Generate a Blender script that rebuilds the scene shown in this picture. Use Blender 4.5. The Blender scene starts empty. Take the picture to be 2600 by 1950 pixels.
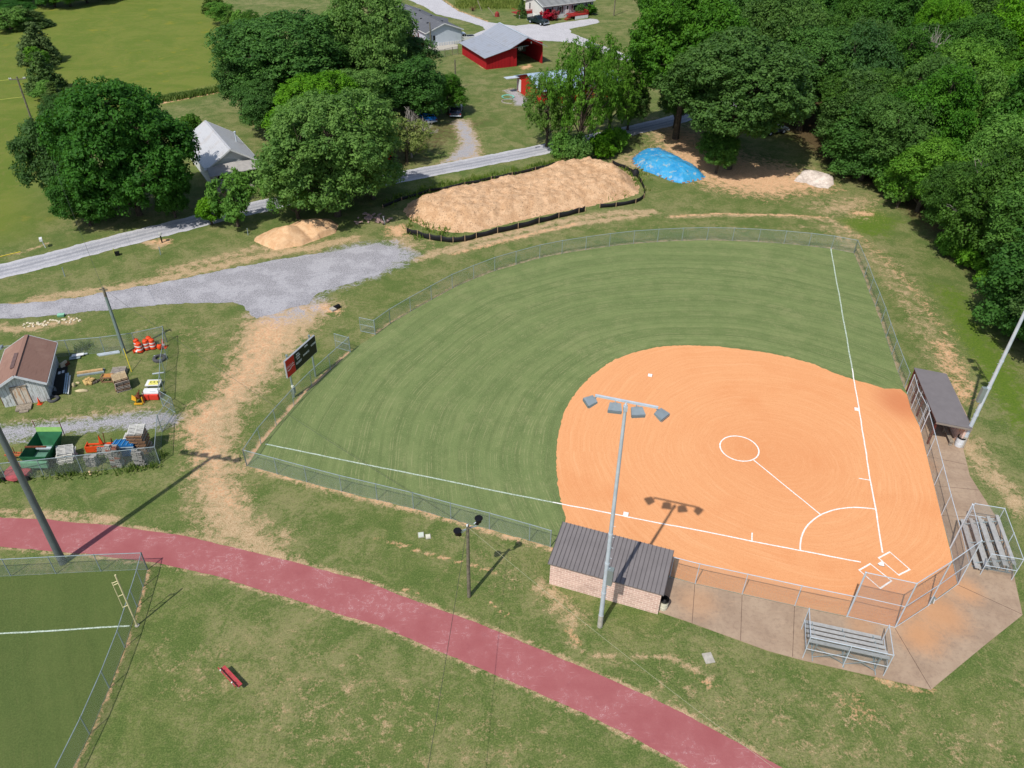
import bpy, math, random
import numpy as np
from mathutils import Vector, Matrix, noise
from mathutils.geometry import tessellate_polygon
random.seed(7); rng = np.random.default_rng(7)
SC = bpy.context.scene; COL = SC.collection
# ------------------------------------------------------------------ camera model (survey of the photograph)
H0, PITCH, ROLL, FPX = 42.459, 0.640933, 0.020554, 1991.76
_cp, _sp, _cr, _sr = math.cos(PITCH), math.sin(PITCH), math.cos(ROLL), math.sin(ROLL)
FW = np.array([0, _cp, -_sp]); _r0 = np.array([1., 0, 0]); _u0 = np.cross(_r0, FW)
RT = _cr*_r0 + _sr*_u0; UP = -_sr*_r0 + _cr*_u0
def G(px, py, z=0.):
    """world point at height z seen at pixel px,py of the 2600x1950 survey"""
    d = FW*FPX + RT*(px-1300) - UP*(py-975)
    t = (z-H0)/d[2]
    return np.array([0, 0, H0]) + t*d
def g2(px, py, z=0.):
    p = G(px, py, z); return (float(p[0]), float(p[1]))
def Pj(X):
    d = np.asarray(X, float) - np.array([0, 0, H0]); k = d@FW
    return 1300+FPX*(d@RT)/k, 975-FPX*(d@UP)/k
def solve_h(xy, py):
    lo, hi = 0., 45.
    for _ in range(40):
        m = (lo+hi)/2
        if Pj((xy[0], xy[1], m))[1] > py: lo = m
        else: hi = m
    return lo
def dist(xy, z=0): return math.sqrt(xy[0]**2+xy[1]**2+(H0-z)**2)
VW = {'A':(0,840,6.9125),'B':(180,820,6.914),'C':(0,1040,4.809),'D':(690,830,8.296),'E':(2280,920,6.381),'F':(2020,1430,5.53),
      'G':(2380,1250,6.636),'H':(1380,1320,5.924),'I':(990,0,8.296),'J':(1280,0,7.373),'K':(1140,60,6.914),'L':(450,290,8.295),
      'M':(880,240,6.144),'N':(1270,150,6.636),'O':(1580,200,4.096),'P':(540,1690,18.43)}
def V(k, x, y, z=0.):
    ox, oy, s = VW[k]; return g2(ox+x/s, oy+y/s, z)
def nz(x, y, z=0.): return noise.noise((x, y, z))
def V3(p): return Vector((float(p[0]), float(p[1]), float(p[2]) if len(p) > 2 else 0.))
# ------------------------------------------------------------------ mesh builder
class MB:
    def __init__(s): s.v = []; s.f = []; s.uv = None
    def add(s, vs, fs):
        n = len(s.v); s.v += [tuple(map(float, p)) for p in vs]; s.f += [tuple(i+n for i in f) for f in fs]; return s
    def par(s, o, a, b, c):
        o, a, b, c = map(V3, (o, a, b, c))
        P = [o, o+a, o+a+b, o+b, o+c, o+a+c, o+a+b+c, o+b+c]
        return s.add(P, [(0,3,2,1),(4,5,6,7),(0,1,5,4),(1,2,6,5),(2,3,7,6),(3,0,4,7)])
    def box(s, c, d, rz=0.):
        ca, sa = math.cos(rz), math.sin(rz)
        a = Vector((ca*d[0], sa*d[0], 0)); b = Vector((-sa*d[1], ca*d[1], 0)); h = Vector((0, 0, d[2]))
        return s.par(V3(c)-a/2-b/2-h/2, a, b, h)
    def bar(s, p, q, w, h=None, up=(0, 0, 1)):
        p, q = V3(p), V3(q); h = h or w; d = q-p
        if d.length < 1e-6: return s
        u = Vector(up); sd = d.cross(u)
        if sd.length < 1e-4: sd = d.cross(Vector((1, 0, 0)))
        sd.normalize(); uu = sd.cross(d).normalized()
        return s.par(p-sd*w/2-uu*h/2, d, sd*w, uu*h)
    def tube(s, p, q, r0, r1=None, n=8, cap=True):
        p, q = V3(p), V3(q); r1 = r0 if r1 is None else r1; d = (q-p).normalized()
        a = d.cross(Vector((0, 0, 1)))
        if a.length < 1e-3: a = Vector((1, 0, 0))
        a.normalize(); b = d.cross(a)
        vs = [p+(a*math.cos(t)+b*math.sin(t))*r0 for t in [2*math.pi*i/n for i in range(n)]]
        vs += [q+(a*math.cos(t)+b*math.sin(t))*r1 for t in [2*math.pi*i/n for i in range(n)]]
        fs = [(i, (i+1) % n, n+(i+1) % n, n+i) for i in range(n)]
        if cap: fs += [tuple(range(n))[::-1], tuple(range(n, 2*n))]
        return s.add(vs, fs)
    def path(s, pts, rs, n=7):
        for i in range(len(pts)-1): s.tube(pts[i], pts[i+1], rs[i], rs[i+1], n, cap=(i == len(pts)-2))
        return s
    def lathe(s, prof, n=20, c=(0, 0, 0)):
        vs = []; m = len(prof)
        for i in range(n):
            t = 2*math.pi*i/n
            vs += [(c[0]+r*math.cos(t), c[1]+r*math.sin(t), c[2]+z) for r, z in prof]
        fs = [(i*m+j, ((i+1) % n)*m+j, ((i+1) % n)*m+j+1, i*m+j+1) for i in range(n) for j in range(m-1)]
        return s.add(vs, fs)
    def prism(s, pts, z0, z1):
        n = len(pts); s.add([(x, y, z0) for x, y in pts]+[(x, y, z1) for x, y in pts],
            [(i, (i+1) % n, n+(i+1) % n, n+i) for i in range(n)]+[tuple(range(n))[::-1], tuple(range(n, 2*n))]); return s
    def extr(s, pts, o, ex, ey, dep):
        """extrude 2-D outline (in frame ex,ey at o) by vector dep"""
        o, ex, ey, dep = map(V3, (o, ex, ey, dep)); n = len(pts)
        A = [o+ex*a+ey*b for a, b in pts]
        return s.add(A+[p+dep for p in A], [(i, (i+1) % n, n+(i+1) % n, n+i) for i in range(n)]+[tuple(range(n))[::-1], tuple(range(n, 2*n))])
    def quad(s, a, b, c, d): return s.add([V3(a), V3(b), V3(c), V3(d)], [(0, 1, 2, 3)])
    def mesh(s, name, m, smooth=False):
        me = bpy.data.meshes.new(name); me.from_pydata(s.v, [], s.f); me.update()
        if m: me.materials.append(m)
        if smooth: me.polygons.foreach_set('use_smooth', [True]*len(me.polygons)); me.set_sharp_from_angle(angle=.7)
        return me
    def build(s, name, m, parent=None, smooth=False, fix=True):
        me = s.mesh(name, m, smooth)
        if fix:
            import bmesh
            b = bmesh.new(); b.from_mesh(me); bmesh.ops.recalc_face_normals(b, faces=b.faces); b.to_mesh(me); b.free()
            if smooth: me.set_sharp_from_angle(angle=.7)
        return link(name, me, parent)
def link(name, data, parent=None, loc=None):
    o = bpy.data.objects.new(name, data); COL.objects.link(o)
    if parent: o.parent = parent
    if loc is not None: o.location = V3(loc)
    return o
def tag(o, label=None, cat=None, group=None, kind=None):
    if label: o['label'] = label
    if cat: o['category'] = cat
    if group: o['group'] = group
    if kind: o['kind'] = kind
    return o
def thing(name, label, cat, loc=(0, 0, 0), rz=0., group=None):
    o = bpy.data.objects.new(name, None); COL.objects.link(o); o.empty_display_size = .3
    o.location = V3(loc); o.rotation_euler = (0, 0, rz); return tag(o, label, cat, group)
def copy_tree(o, parent=None):
    c = o.copy(); COL.objects.link(c); c.parent = parent
    for ch in list(o.children): copy_tree(ch, c)
    return c
def dup(o, loc, rz=0., label=None, scale=None):
    c = copy_tree(o); c.location = V3(loc); c.rotation_euler = (0, 0, rz)
    if label: c['label'] = label
    if scale: c.scale = scale
    return c
# ------------------------------------------------------------------ materials
def srgb(r, g, b, k=1.0):
    f = lambda c: ((c/255+.055)/1.055)**2.4 if c/255 > .04045 else c/255/12.92
    return (f(r)*k, f(g)*k, f(b)*k, 1)
K = .80
class NT:
    def __init__(s, name):
        s.m = bpy.data.materials.new(name); s.m.use_nodes = True; s.t = s.m.node_tree; s.N = s.t.nodes; s.L = s.t.links
        s.b = s.N['Principled BSDF']; s.out = s.N['Material Output']
    def n(s, ty, **kw):
        x = s.N.new(ty)
        for k, v in kw.items(): setattr(x, k, v)
        return x
    def l(s, a, b): s.L.new(a, b)
    def co(s): 
        if not hasattr(s, '_co'): s._co = s.n('ShaderNodeTexCoord').outputs['Object']
        return s._co
    def noise(s, scale, det=3, rough=.55, vec=None, dist=0.):
        x = s.n('ShaderNodeTexNoise'); x.inputs['Scale'].default_value = scale; x.inputs['Detail'].default_value = det
        x.inputs['Roughness'].default_value = rough; x.inputs['Distortion'].default_value = dist
        s.l(vec if vec else s.co(), x.inputs['Vector']); return x.outputs['Fac']
    def mp(s, val, a, b, c=0., d=1., smooth=True):
        x = s.n('ShaderNodeMapRange'); x.interpolation_type = 'SMOOTHSTEP' if smooth else 'LINEAR'
        for i, k in enumerate((a, b, c, d)): x.inputs[i+1].default_value = k
        s.l(val, x.inputs[0]); return x.outputs[0]
    def math(s, op, a, b=None, clamp=False):
        x = s.n('ShaderNodeMath', operation=op); x.use_clamp = clamp
        for i, q in enumerate((a, b)):
            if q is None: continue
            if isinstance(q, (int, float)): x.inputs[i].default_value = q
            else: s.l(q, x.inputs[i])
        return x.outputs[0]
    def mix(s, fac, a, b, bt='MIX'):
        x = s.n('ShaderNodeMix', data_type='RGBA', blend_type=bt)
        for i, q in ((0, fac), (6, a), (7, b)):
            if isinstance(q, (int, float)): x.inputs[i].default_value = q
            elif isinstance(q, tuple): x.inputs[i].default_value = q
            else: s.l(q, x.inputs[i])
        return x.outputs[2]
    def bump(s, h, strength=.3, dist=.02):
        x = s.n('ShaderNodeBump'); x.inputs['Strength'].default_value = strength; x.inputs['Distance'].default_value = dist
        s.l(h, x.inputs['Height']); s.l(x.outputs[0], s.b.inputs['Normal'])
    def attr(s, name, ch=None):
        x = s.n('ShaderNodeAttribute', attribute_name=name)
        if ch is None: return x.outputs['Fac']
        y = s.n('ShaderNodeSeparateColor'); s.l(x.outputs['Color'], y.inputs[0]); return y.outputs
    def scalevec(s, sx, sy, sz, rot=(0, 0, 0)):
        x = s.n('ShaderNodeMapping'); x.inputs['Scale'].default_value = (sx, sy, sz); x.inputs['Rotation'].default_value = rot
        s.l(s.co(), x.inputs['Vector']); return x.outputs[0]
    def fin(s, col, rough=.9, metal=0., spec=.3):
        if isinstance(col, tuple): s.b.inputs['Base Color'].default_value = col
        else: s.l(col, s.b.inputs['Base Color'])
        s.b.inputs['Roughness'].default_value = rough; s.b.inputs['Metallic'].default_value = metal
        s.b.inputs['Specular IOR Level'].default_value = spec
        return s.m
_mc = {}
def pm(name, rgb, var=.18, scale=2.5, rough=.7, metal=0., fine=20., spec=.3, k=K):
    """weathered plain paint/metal/wood: base colour with broad and fine variation"""
    if name in _mc: return _mc[name]
    t = NT(name); c = srgb(*rgb, k=k); dk = tuple(x*(1-var*1.6) for x in c[:3])+(1,); lt = tuple(min(x*(1+var), .95) for x in c[:3])+(1,)
    a = t.mp(t.noise(scale, 4), .3, .7); b = t.mp(t.noise(fine, 3), .25, .75)
    col = t.mix(t.math('MULTIPLY', a, .8), lt, dk); col = t.mix(t.math('MULTIPLY', b, .35), col, dk)
    t.bump(t.noise(fine*1.5, 2), .15, .01)
    _mc[name] = t.fin(col, rough, metal, spec); return _mc[name]
GALV = pm('galvanised_steel', (196, 206, 215), .10, 1.5, .55, .1, k=.9)
GALVD = pm('dull_galvanised_steel', (150, 164, 168), .12, 3, .55, .15, k=.9)
WHITE = pm('white_paint', (235, 236, 235), .06, 2, .6)
BLACK = pm('black_plastic', (22, 22, 24), .2, 4, .5)
WOODG = pm('grey_weathered_wood', (158, 146, 130), .3, 6, .9, fine=30)
WOODL = pm('pale_new_wood', (205, 170, 120), .2, 6, .85, fine=30)
POLEW = pm('dark_pole_wood', (126, 120, 102), .3, 5, .9)
BARK = pm('bark', (88, 78, 66), .35, 4, .95, fine=14)
CONC = pm('light_concrete', (190, 184, 172), .15, 3, .9)
RUST = pm('rusty_steel', (120, 66, 42), .3, 6, .85)
GLASS = pm('dark_window_glass', (28, 34, 42), .1, 2, .15, spec=.6)
RUBBER = pm('tyre_rubber', (28, 28, 30), .2, 4, .85)
def chainlink(name, rgb=(158, 168, 166), cell=.06, wire=.115):
    t = NT(name); uv = t.n('ShaderNodeUVMap').outputs[0]
    sp = t.n('ShaderNodeSeparateXYZ'); t.l(uv, sp.inputs[0])
    def st(op):
        a = t.math(op, sp.outputs[0], sp.outputs[1]); a = t.math('MULTIPLY', a, 1/cell*.7071); a = t.math('FRACT', a)
        return t.math('LESS_THAN', a, wire)
    al = t.math('MAXIMUM', st('ADD'), st('SUBTRACT'))
    t.fin(srgb(*rgb, k=.95), .5, .35); t.l(al, t.b.inputs['Alpha']); return t.m
CHAIN = chainlink('chain_link_wire'); CHAIN2 = chainlink('fine_backstop_wire', (160, 162, 168), .06, .15)
# ------------------------------------------------------------------ ground sheets
def resample(P, step):
    out = []; n = len(P)
    for i in range(n):
        a, b = P[i], P[(i+1) % n]; L = math.hypot(b[0]-a[0], b[1]-a[1]); m = max(1, int(L/step))
        out += [(a[0]+(b[0]-a[0])*k/m, a[1]+(b[1]-a[1])*k/m) for k in range(m)]
    return out
def smooth_poly(P, it=2):
    for _ in range(it):
        n = len(P); Q = []
        for i in range(n):
            a, b = P[i], P[(i+1) % n]; Q += [(a[0]*.75+b[0]*.25, a[1]*.75+b[1]*.25), (a[0]*.25+b[0]*.75, a[1]*.25+b[1]*.75)]
        P = Q
    return P
def sheet(name, P, z, m, rag=0., step=.3, sm=0, kind='structure'):
    if sm: P = smooth_poly(P, sm)
    if rag or step: P = resample(P, step)
    if rag:
        P = [(x+rag*(nz(x*.5, y*.5, 3)*1.4+nz(x*2.1, y*2.1, 5)*.8+nz(x*6, y*6, 8)*.5), y+rag*(nz(x*.5, y*.5, 13)*1.4+nz(x*2.1, y*2.1, 15)*.8+nz(x*6, y*6, 18)*.5)) for x, y in P]
    tri = tessellate_polygon([[Vector((x, y, 0)) for x, y in P]])
    me = bpy.data.meshes.new(name); vs = [(x, y, z) for x, y in P]; fs = []
    for a, b, c in tri:
        ax, ay = P[a]; bx, by = P[b]; cx, cy = P[c]
        fs.append((a, b, c) if (bx-ax)*(cy-ay)-(by-ay)*(cx-ax) > 0 else (a, c, b))
    me.from_pydata(vs, [], fs); me.materials.append(m); me.update()
    o = link(name, me); o['kind'] = kind; return o
def pxs(*pts): return [g2(*p) for p in pts]
def strip(name, C, w, z, m, rag=.15, kind='structure', step=.4):
    """road strip with UV (along metres, -1..1 across)"""
    P = []
    for i in range(len(C)-1):           # catmull-rom
        p0, p1, p2, p3 = C[max(i-1, 0)], C[i], C[i+1], C[min(i+2, len(C)-1)]
        L = math.hypot(p2[0]-p1[0], p2[1]-p1[1]); n = max(2, int(L/step))
        for k in range(n):
            t = k/n; P.append(tuple(.5*((2*p1[j])+(-p0[j]+p2[j])*t+(2*p0[j]-5*p1[j]+4*p2[j]-p3[j])*t*t+(-p0[j]+3*p1[j]-3*p2[j]+p3[j])*t**3) for j in (0, 1)))
    P.append(C[-1]); vs = []; uv = []; s = 0; M = 9
    for i, p in enumerate(P):
        a, b = P[max(i-1, 0)], P[min(i+1, len(P)-1)]; d = Vector((b[0]-a[0], b[1]-a[1])).normalized(); nrm = (-d.y, d.x)
        if i: s += math.hypot(p[0]-P[i-1][0], p[1]-P[i-1][1])
        for j in range(M):
            t = -1+2*j/(M-1); ww = w/2
            if j in (0, M-1): ww += rag*(nz(p[0]*.6, p[1]*.6, j)*1.5+nz(p[0]*3, p[1]*3, j)*1.)
            vs.append((p[0]+nrm[0]*t*ww, p[1]+nrm[1]*t*ww, z)); uv.append((s, t))
    fs = [(i*M+j+1, i*M+j, (i+1)*M+j, (i+1)*M+j+1) for i in range(len(P)-1) for j in range(M-1)]
    me = bpy.data.meshes.new(name); me.from_pydata(vs, [], fs); me.materials.append(m)
    u = me.uv_layers.new(name='UVMap')
    u.data.foreach_set('uv', np.array([uv[l.vertex_index] for l in me.loops], 'f').ravel()); me.update()
    o = link(name, me); o['kind'] = kind; return o
# ---- surface materials
def grass_layers(t, base, olive, tanc, p_tan=.62, fine=1.0, blot=1.0):
    """patchy mown grass; returns colour"""
    n1 = t.noise(.09, 4, .6); n2 = t.noise(.42, 6, .68, dist=.6); n3 = t.noise(3.4, 6, .78, dist=.2); n4 = t.noise(10., 3, .85)
    c = t.mix(t.math('ADD', t.math('MULTIPLY', t.mp(n2, .36, .64), blot), (1-blot)*.5), base, olive)
    tt = t.math('ADD', t.math('ADD', t.math('MULTIPLY', n1, .28), t.math('MULTIPLY', n2, .30)), t.math('MULTIPLY', n3, .42))
    c = t.mix(t.math('MULTIPLY', t.mp(tt, p_tan-.07, p_tan+.06), .75*blot), c, tanc)
    dk = tuple(x*.52 for x in base[:3])+(1,); lt = tuple(min(1, x*1.5) for x in olive[:3])+(1,)
    c = t.mix(t.math('MULTIPLY', t.mp(n4, .50, .60), .50*fine), c, lt)
    c = t.mix(t.math('MULTIPLY', t.mp(n4, .50, .38), .42*fine), c, dk)
    n5 = t.noise(.8, 7, .8); c = t.mix(t.math('MULTIPLY', t.mp(n5, .48, .38), .22*blot), c, dk)
    return c, n4
# lawn / ground with painted surface kinds
def ground_material():
    t = NT('ground_surface')
    base, olive, tanc = srgb(86, 106, 51, .86), srgb(110, 119, 66, .86), srgb(154, 144, 104, .86)
    c, n4 = grass_layers(t, base, olive, tanc, .53, blot=.9)
    A = t.attr('mask_a', 1); B = t.attr('mask_b', 1)
    nb = t.noise(1.1, 6, .72, dist=.5); nf = t.noise(5., 4, .75); ng = t.noise(14., 2, .8)
    brk = t.math('ADD', t.math('MULTIPLY', nb, .55), t.math('MULTIPLY', nf, .45))
    def thr(mask, soft=.26, k=1.0, off=.5, amp=3.4):
        v = t.math('ADD', t.math('SUBTRACT', mask, off), t.math('MULTIPLY', t.math('SUBTRACT', brk, .5), amp)); v = t.mp(v, -soft, soft)
        return t.math('MULTIPLY', v, t.mp(mask, .0, .25))
    # meadow
    me = t.mix(t.mp(t.noise(.12, 5, .7, dist=1.), .35, .65), srgb(104, 122, 46, .80), srgb(120, 130, 56, .80))
    me = t.mix(t.math('MULTIPLY', t.mp(nf, .5, .62), .2), me, srgb(90, 108, 40, .7)); me = t.mix(t.math('MULTIPLY', t.mp(nb, .52, .64), .45), me, srgb(138, 132, 74, .74)); me = t.mix(t.math('MULTIPLY', t.mp(t.noise(.22, 4, .6), .6, .7), .6), me, srgb(146, 142, 46, .74))
    c = t.mix(B[1], c, me)
    lu = t.mix(t.mp(nf, .3, .7), srgb(84, 118, 34, .68), srgb(120, 140, 52, .68)); c = t.mix(thr(B[0]), c, lu)
    fl = t.mix(t.mp(nf, .35, .65), srgb(72, 62, 42, .8), srgb(110, 92, 62, .8)); c = t.mix(thr(B[2], .2, amp=2.), c, fl)
    ta = t.mix(t.mp(nf, .4, .6), srgb(206, 176, 138, .80), srgb(168, 142, 102, .8)); ta = t.mix(t.mp(ng, .5, .62), ta, srgb(220, 194, 158, .80))
    c = t.mix(thr(A[0]), c, ta)
    cl = t.mix(t.mp(nf, .4, .6), srgb(232, 194, 154, .84), srgb(212, 162, 120, .8)); c = t.mix(thr(A[1]), c, cl)
    gr = t.mix(t.mp(ng, .42, .58), srgb(200, 198, 202, .82), srgb(136, 134, 138, .78)); c = t.mix(thr(A[2]), c, gr)
    t.bump(t.math('ADD', nf, n4), .5, .06)
    return t.fin(c, .95, 0, .15)
def seg_dist(X, Y, a, b):
    dx, dy = b[0]-a[0], b[1]-a[1]; L = dx*dx+dy*dy+1e-9
    t = np.clip(((X-a[0])*dx+(Y-a[1])*dy)/L, 0, 1); return np.hypot(X-a[0]-t*dx, Y-a[1]-t*dy)
def ground():
    s = np.concatenate([[-12, -6, -3, -1.6], np.linspace(-1.0, 1.0, 620), [1.6, 3, 6, 12]])
    y = np.concatenate([[-400, -150, -60, -20], 6+np.cumsum(np.linspace(.16, .85, 560)), [420, 600, 900, 1500, 2600]])
    Y, S = np.meshgrid(y, s, indexing='ij'); X = S*(np.abs(Y)*.75+28)
    ny, nx = X.shape; X = X.ravel(); Y = Y.ravel(); n = X.size
    A = np.zeros((n, 4), 'f'); B = np.zeros((n, 4), 'f'); A[:, 3] = B[:, 3] = 1
    def put(M, ch, w): M[:, ch] = np.maximum(M[:, ch], w)
    def poly(M, ch, P, feather=1.5, st=1.):
        P = [p if len(p) == 3 else g2(*p) for p in P]; P = [(p[0], p[1]) for p in P]
        x0 = min(p[0] for p in P)-feather; x1 = max(p[0] for p in P)+feather; y0 = min(p[1] for p in P)-feather; y1 = max(p[1] for p in P)+feather
        k = np.where((X > x0) & (X < x1) & (Y > y0) & (Y < y1))[0]; x, yy = X[k], Y[k]
        ins = np.zeros(k.size, bool); d = np.full(k.size, 1e9)
        for i in range(len(P)):
            a, b = P[i], P[(i+1) % len(P)]; d = np.minimum(d, seg_dist(x, yy, a, b))
            c = ((a[1] > yy) != (b[1] > yy)) & (x < (b[0]-a[0])*(yy-a[1])/(b[1]-a[1]+1e-12)+a[0]); ins ^= c
        w = np.clip(.5+np.where(ins, d, -d)/(2*feather), 0, 1)*st; M[k, ch] = np.maximum(M[k, ch], w)
    def line(M, ch, P, w, st=1.):
        P = [g2(*p) for p in P]
        for a, b in zip(P, P[1:]):
            x0, x1 = sorted((a[0], b[0])); y0, y1 = sorted((a[1], b[1]))
            k = np.where((X > x0-w*2) & (X < x1+w*2) & (Y > y0-w*2) & (Y < y1+w*2))[0]
            d = seg_dist(X[k], Y[k], a, b); M[k, ch] = np.maximum(M[k, ch], np.clip(1.3-d/w, 0, 1)*st)
    T, CL, GR = 0, 1, 2; LU, ME, FL = 0, 1, 2
    poly(A, T, [(640,800),(690,780),(770,765),(850,775),(790,830),(725,900),(692,960),(645,1000),(604,1040),(588,1100),(590,1180),(604,1260),(640,1330),(720,1385),(640,1405),(560,1370),(520,1330),(508,1280),(503,1200),(498,1130),(468,1100),(452,1070),(500,1040),(560,990),(600,900),(622,830)], 2.4, 1.08)
    poly(A, CL, [(655,810),(700,790),(760,790),(720,860),(670,930),(610,1000),(560,1040),(520,1085),(545,1150),(570,1230),(590,1290),(520,1200),(500,1110),(465,1085),(560,1010),(620,900)], 2.2, .72)
    line(A, T, [(0,785),(120,757),(260,738),(400,712),(520,685),(640,655),(760,635),(900,606)], 1.3, 0.68)
    line(A, T, [(420,690),(560,655),(650,632),(800,632)], 1.6, 0.56)
    line(A, T, [(0,830),(60,835),(180,815)], 1.0, 0.64)
    line(A, CL, [(770,785),(820,778),(850,790)], .9, 0.72)
    line(A, T, [(1150,640),(1250,615),(1330,598),(1450,570),(1560,556),(1640,545)], .9, 0.72)
    line(A, T, [(1060,660),(1200,612),(1330,584),(1450,556),(1560,540),(1660,538)], 1.0, 0.68)
    line(A, CL, [(1150,645),(1330,600),(1460,568)], .5, 0.56)
    line(A, CL, [(1705,549),(1850,542),(1960,545),(2100,552)], .32, 0.80)
    line(A, T, [(1700,552),(1850,545),(2000,548),(2110,560),(2180,600)], .8, 0.56)
    poly(A, T, [(970,600),(1030,585),(1100,620),(1060,650),(980,640)], 2., .6)
    poly(A, CL, [(985,575),(1035,570),(1035,600),(985,598)], 1.2, .85)
    poly(A, CL, [(1700,330),(1760,345),(1780,390),(1850,400),(2000,425),(2080,465),(2105,478),(1960,497),(1850,482),(1790,465),(1740,430),(1700,390)], 4., .86)
    poly(A, T, [(1640,300),(1780,320),(1900,390),(2060,430),(2110,480),(1960,505),(1800,480),(1700,420),(1600,440),(1540,420),(1560,390),(1650,380)], 4., .75)
    poly(A, T, [(2050,520),(2160,500),(2240,505),(2200,550),(2100,545)], 4., .75)
    line(A, CL, [(2170,540),(2210,545)], .9, 0.72)
    line(A, T, [(2110,570),(2180,620),(2250,680),(2310,750),(2370,850),(2400,900),(2440,980)], 3.0, .40)
    line(A, CL, [(2150,575),(2230,640),(2310,720),(2380,820),(2420,890)], .8, .3)
    line(A, CL, [(2390,880),(2430,950),(2450,1010)], 1.6, 0.50)
    line(A, T, [(2455,1120),(2500,1190),(2560,1250),(2600,1300)], 1.6, 0.60)
    poly(B, LU, [(2370,720),(2440,740),(2500,830),(2560,900),(2620,1000),(2640,1150),(2570,1080),(2480,960),(2430,860)], 2., .85)
    poly(B, LU, [(2120,560),(2200,520),(2290,560),(2250,600),(2180,600)], 2., .8)
    poly(B, LU, [(1030,470),(1240,440),(1310,450),(1040,530)], 2., .5)
    for f in FENCE_BASES: line(A, f[2], f[0], f[1], f[3])
    # edges of the running track, worn tan
    line(A, T, [(0,1310),(118,1317),(294,1333),(470,1358),(650,1401),(768,1430),(865,1458),(915,1468),(1032,1515),(1179,1568),(1300,1615),(1426,1669),(1556,1727),(1682,1783),(1817,1853),(1950,1928)], .30, .62)
    line(A, T, [(0,1391),(147,1404),(215,1410),(391,1432),(559,1467),(650,1499),(826,1549),(973,1597),(1150,1671),(1300,1735),(1506,1825),(1623,1884),(1747,1952)], .24, .6)
    line(A, T, [(0,1300),(150,1303),(294,1318)], .5, 0.56)
    poly(A, T, [(600,1370),(700,1395),(800,1440),(880,1462),(700,1432),(600,1400)], .8, .9)
    line(A, CL, [(950,1368),(1040,1390),(1100,1410)], .22, .48); line(A, CL, [(1110,1412),(1170,1425),(1260,1455)], .16, .62)
    line(A, CL, [(1022,1495),(1060,1506)], .12, .6); line(A, CL, [(1245,1530),(1290,1560)], .14, .6)
    line(A, T, [(1395,1500),(1420,1540),(1460,1570)], 1.2, .5); line(A, T, [(1370,1490),(1400,1505)], .9, .6)
    line(A, CL, [(1440,1600),(1470,1630)], .4, .5); line(A, T, [(1430,1625),(1490,1660),(1560,1666)], .18, .6)
    line(A, T, [(1610,1665),(1700,1672),(1740,1690),(1810,1725)], .22, .6); line(A, CL, [(1765,1720),(1815,1745)], .25, .5)
    line(A, CL, [(2170,1790),(2190,1805)], 1.0, 0.40); line(A, CL, [(2230,1725),(2300,1748),(2370,1756)], .3, .5)
    poly(A, T, [(700,560),(1000,600),(1500,560),(2100,560),(2100,600),(1500,590),(1000,680),(700,720)], 3., .26)
    poly(A, T, [(2060,1745),(2180,1760),(2330,1820),(2480,1860),(2450,1900),(2200,1900),(2050,1830)], 4., .42)
    poly(A, T, [(1450,1640),(1700,1610),(2000,1700),(2300,1770),(2600,1650),(2750,2050),(1900,2050)], 5., .30); poly(A, T, [(640,1560),(900,1620),(1300,1790),(1500,1900),(1500,2050),(700,2050),(560,1800)], 5., .30); poly(A, T, [(420,1620),(560,1640),(640,1760),(480,1800),(380,1700)], 3., .34); poly(A, T, [(1150,1340),(1400,1440),(1500,1600),(1300,1560),(1100,1440)], 3., .28)
    poly(A, T, [(0,840),(300,830),(520,790),(640,830),(520,960),(400,860),(0,860)], 3., .28)
    poly(A, T, [(230,1080),(420,1040),(440,1020),(300,1030),(0,1070),(0,1085)], 1., .5)
    # storage yard drive, gravel lot fringes
    poly(A, GR, [(0,1079),(94,1072),(187,1064),(270,1054),(353,1046),(443,1045),(465,1060),(445,1080),(395,1091),(291,1089),(187,1103),(42,1123),(0,1124),(-200,1130),(-200,1085)], .8, .74)
    poly(A, GR, [(850,630),(930,618),(1003,615),(1060,645),(1040,665),(1003,680),(968,698),(885,724),(830,740),(760,700)], 1.6, .85)
    poly(A, GR, [(640,800),(690,790),(760,770),(830,740),(820,790),(760,815),(700,830)], 1.8, .62)
    poly(A, GR, [(1150,307),(1184,304),(1203,340),(1213,370),(1212,397),(1120,415),(1150,392),(1172,365),(1163,335)], 1., .75)
    poly(A, T, [(1145,305),(1190,302),(1210,340),(1220,370),(1225,400),(1105,420),(1145,395),(1167,365),(1158,335)], 1.2, .9)
    poly(A, CL, [(1280,228),(1300,222),(1330,245),(1300,245)], 1., .7)
    poly(A, GR, [(1280,228),(1305,224),(1340,250),(1345,272),(1310,268),(1295,245)], .8, .8)
    line(A, CL, [(1440,92),(1470,100),(1525,112)], .8, 0.64); line(A, CL, [(1120,-5),(1165,27),(1238,54)], .7, 0.56)
    line(A, CL, [(410,262),(470,250),(600,226)], .6, 0.80); line(A, T, [(370,612),(400,628),(425,612)], .7, 0.76); line(A, CL, [(395,612),(425,615)], .8, 0.72)
    line(A, T, [(0,650),(60,640),(120,618)], .4, 0.64)
    poly(A, CL, [(1190,115),(1215,170),(1235,178),(1225,160)], .6, .6)
    poly(A, CL, [(1320,170),(1345,162),(1350,170),(1330,178)], .8, .9)
    poly(B, ME, [(-1400,-260),(-300,-250),(500,-200),(540,0),(605,110),(640,170),(610,212),(420,255),(200,340),(120,440),(100,560),(60,600),(-400,700),(-1400,900)], 4.)
    poly(B, ME, [(1140,-160),(1900,-160),(1500,0),(1330,26),(1190,20),(1150,0)], 3., .8)
    poly(B, FL, [(2150,450),(2230,480),(2300,530),(2380,600),(2450,670),(2530,740),(2580,830),(2670,960),(3300,1300),(4200,300),(3400,-260),(1700,-250),(1720,40),(1850,130),(1930,260),(1990,330)], 4., 1.)
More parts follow.
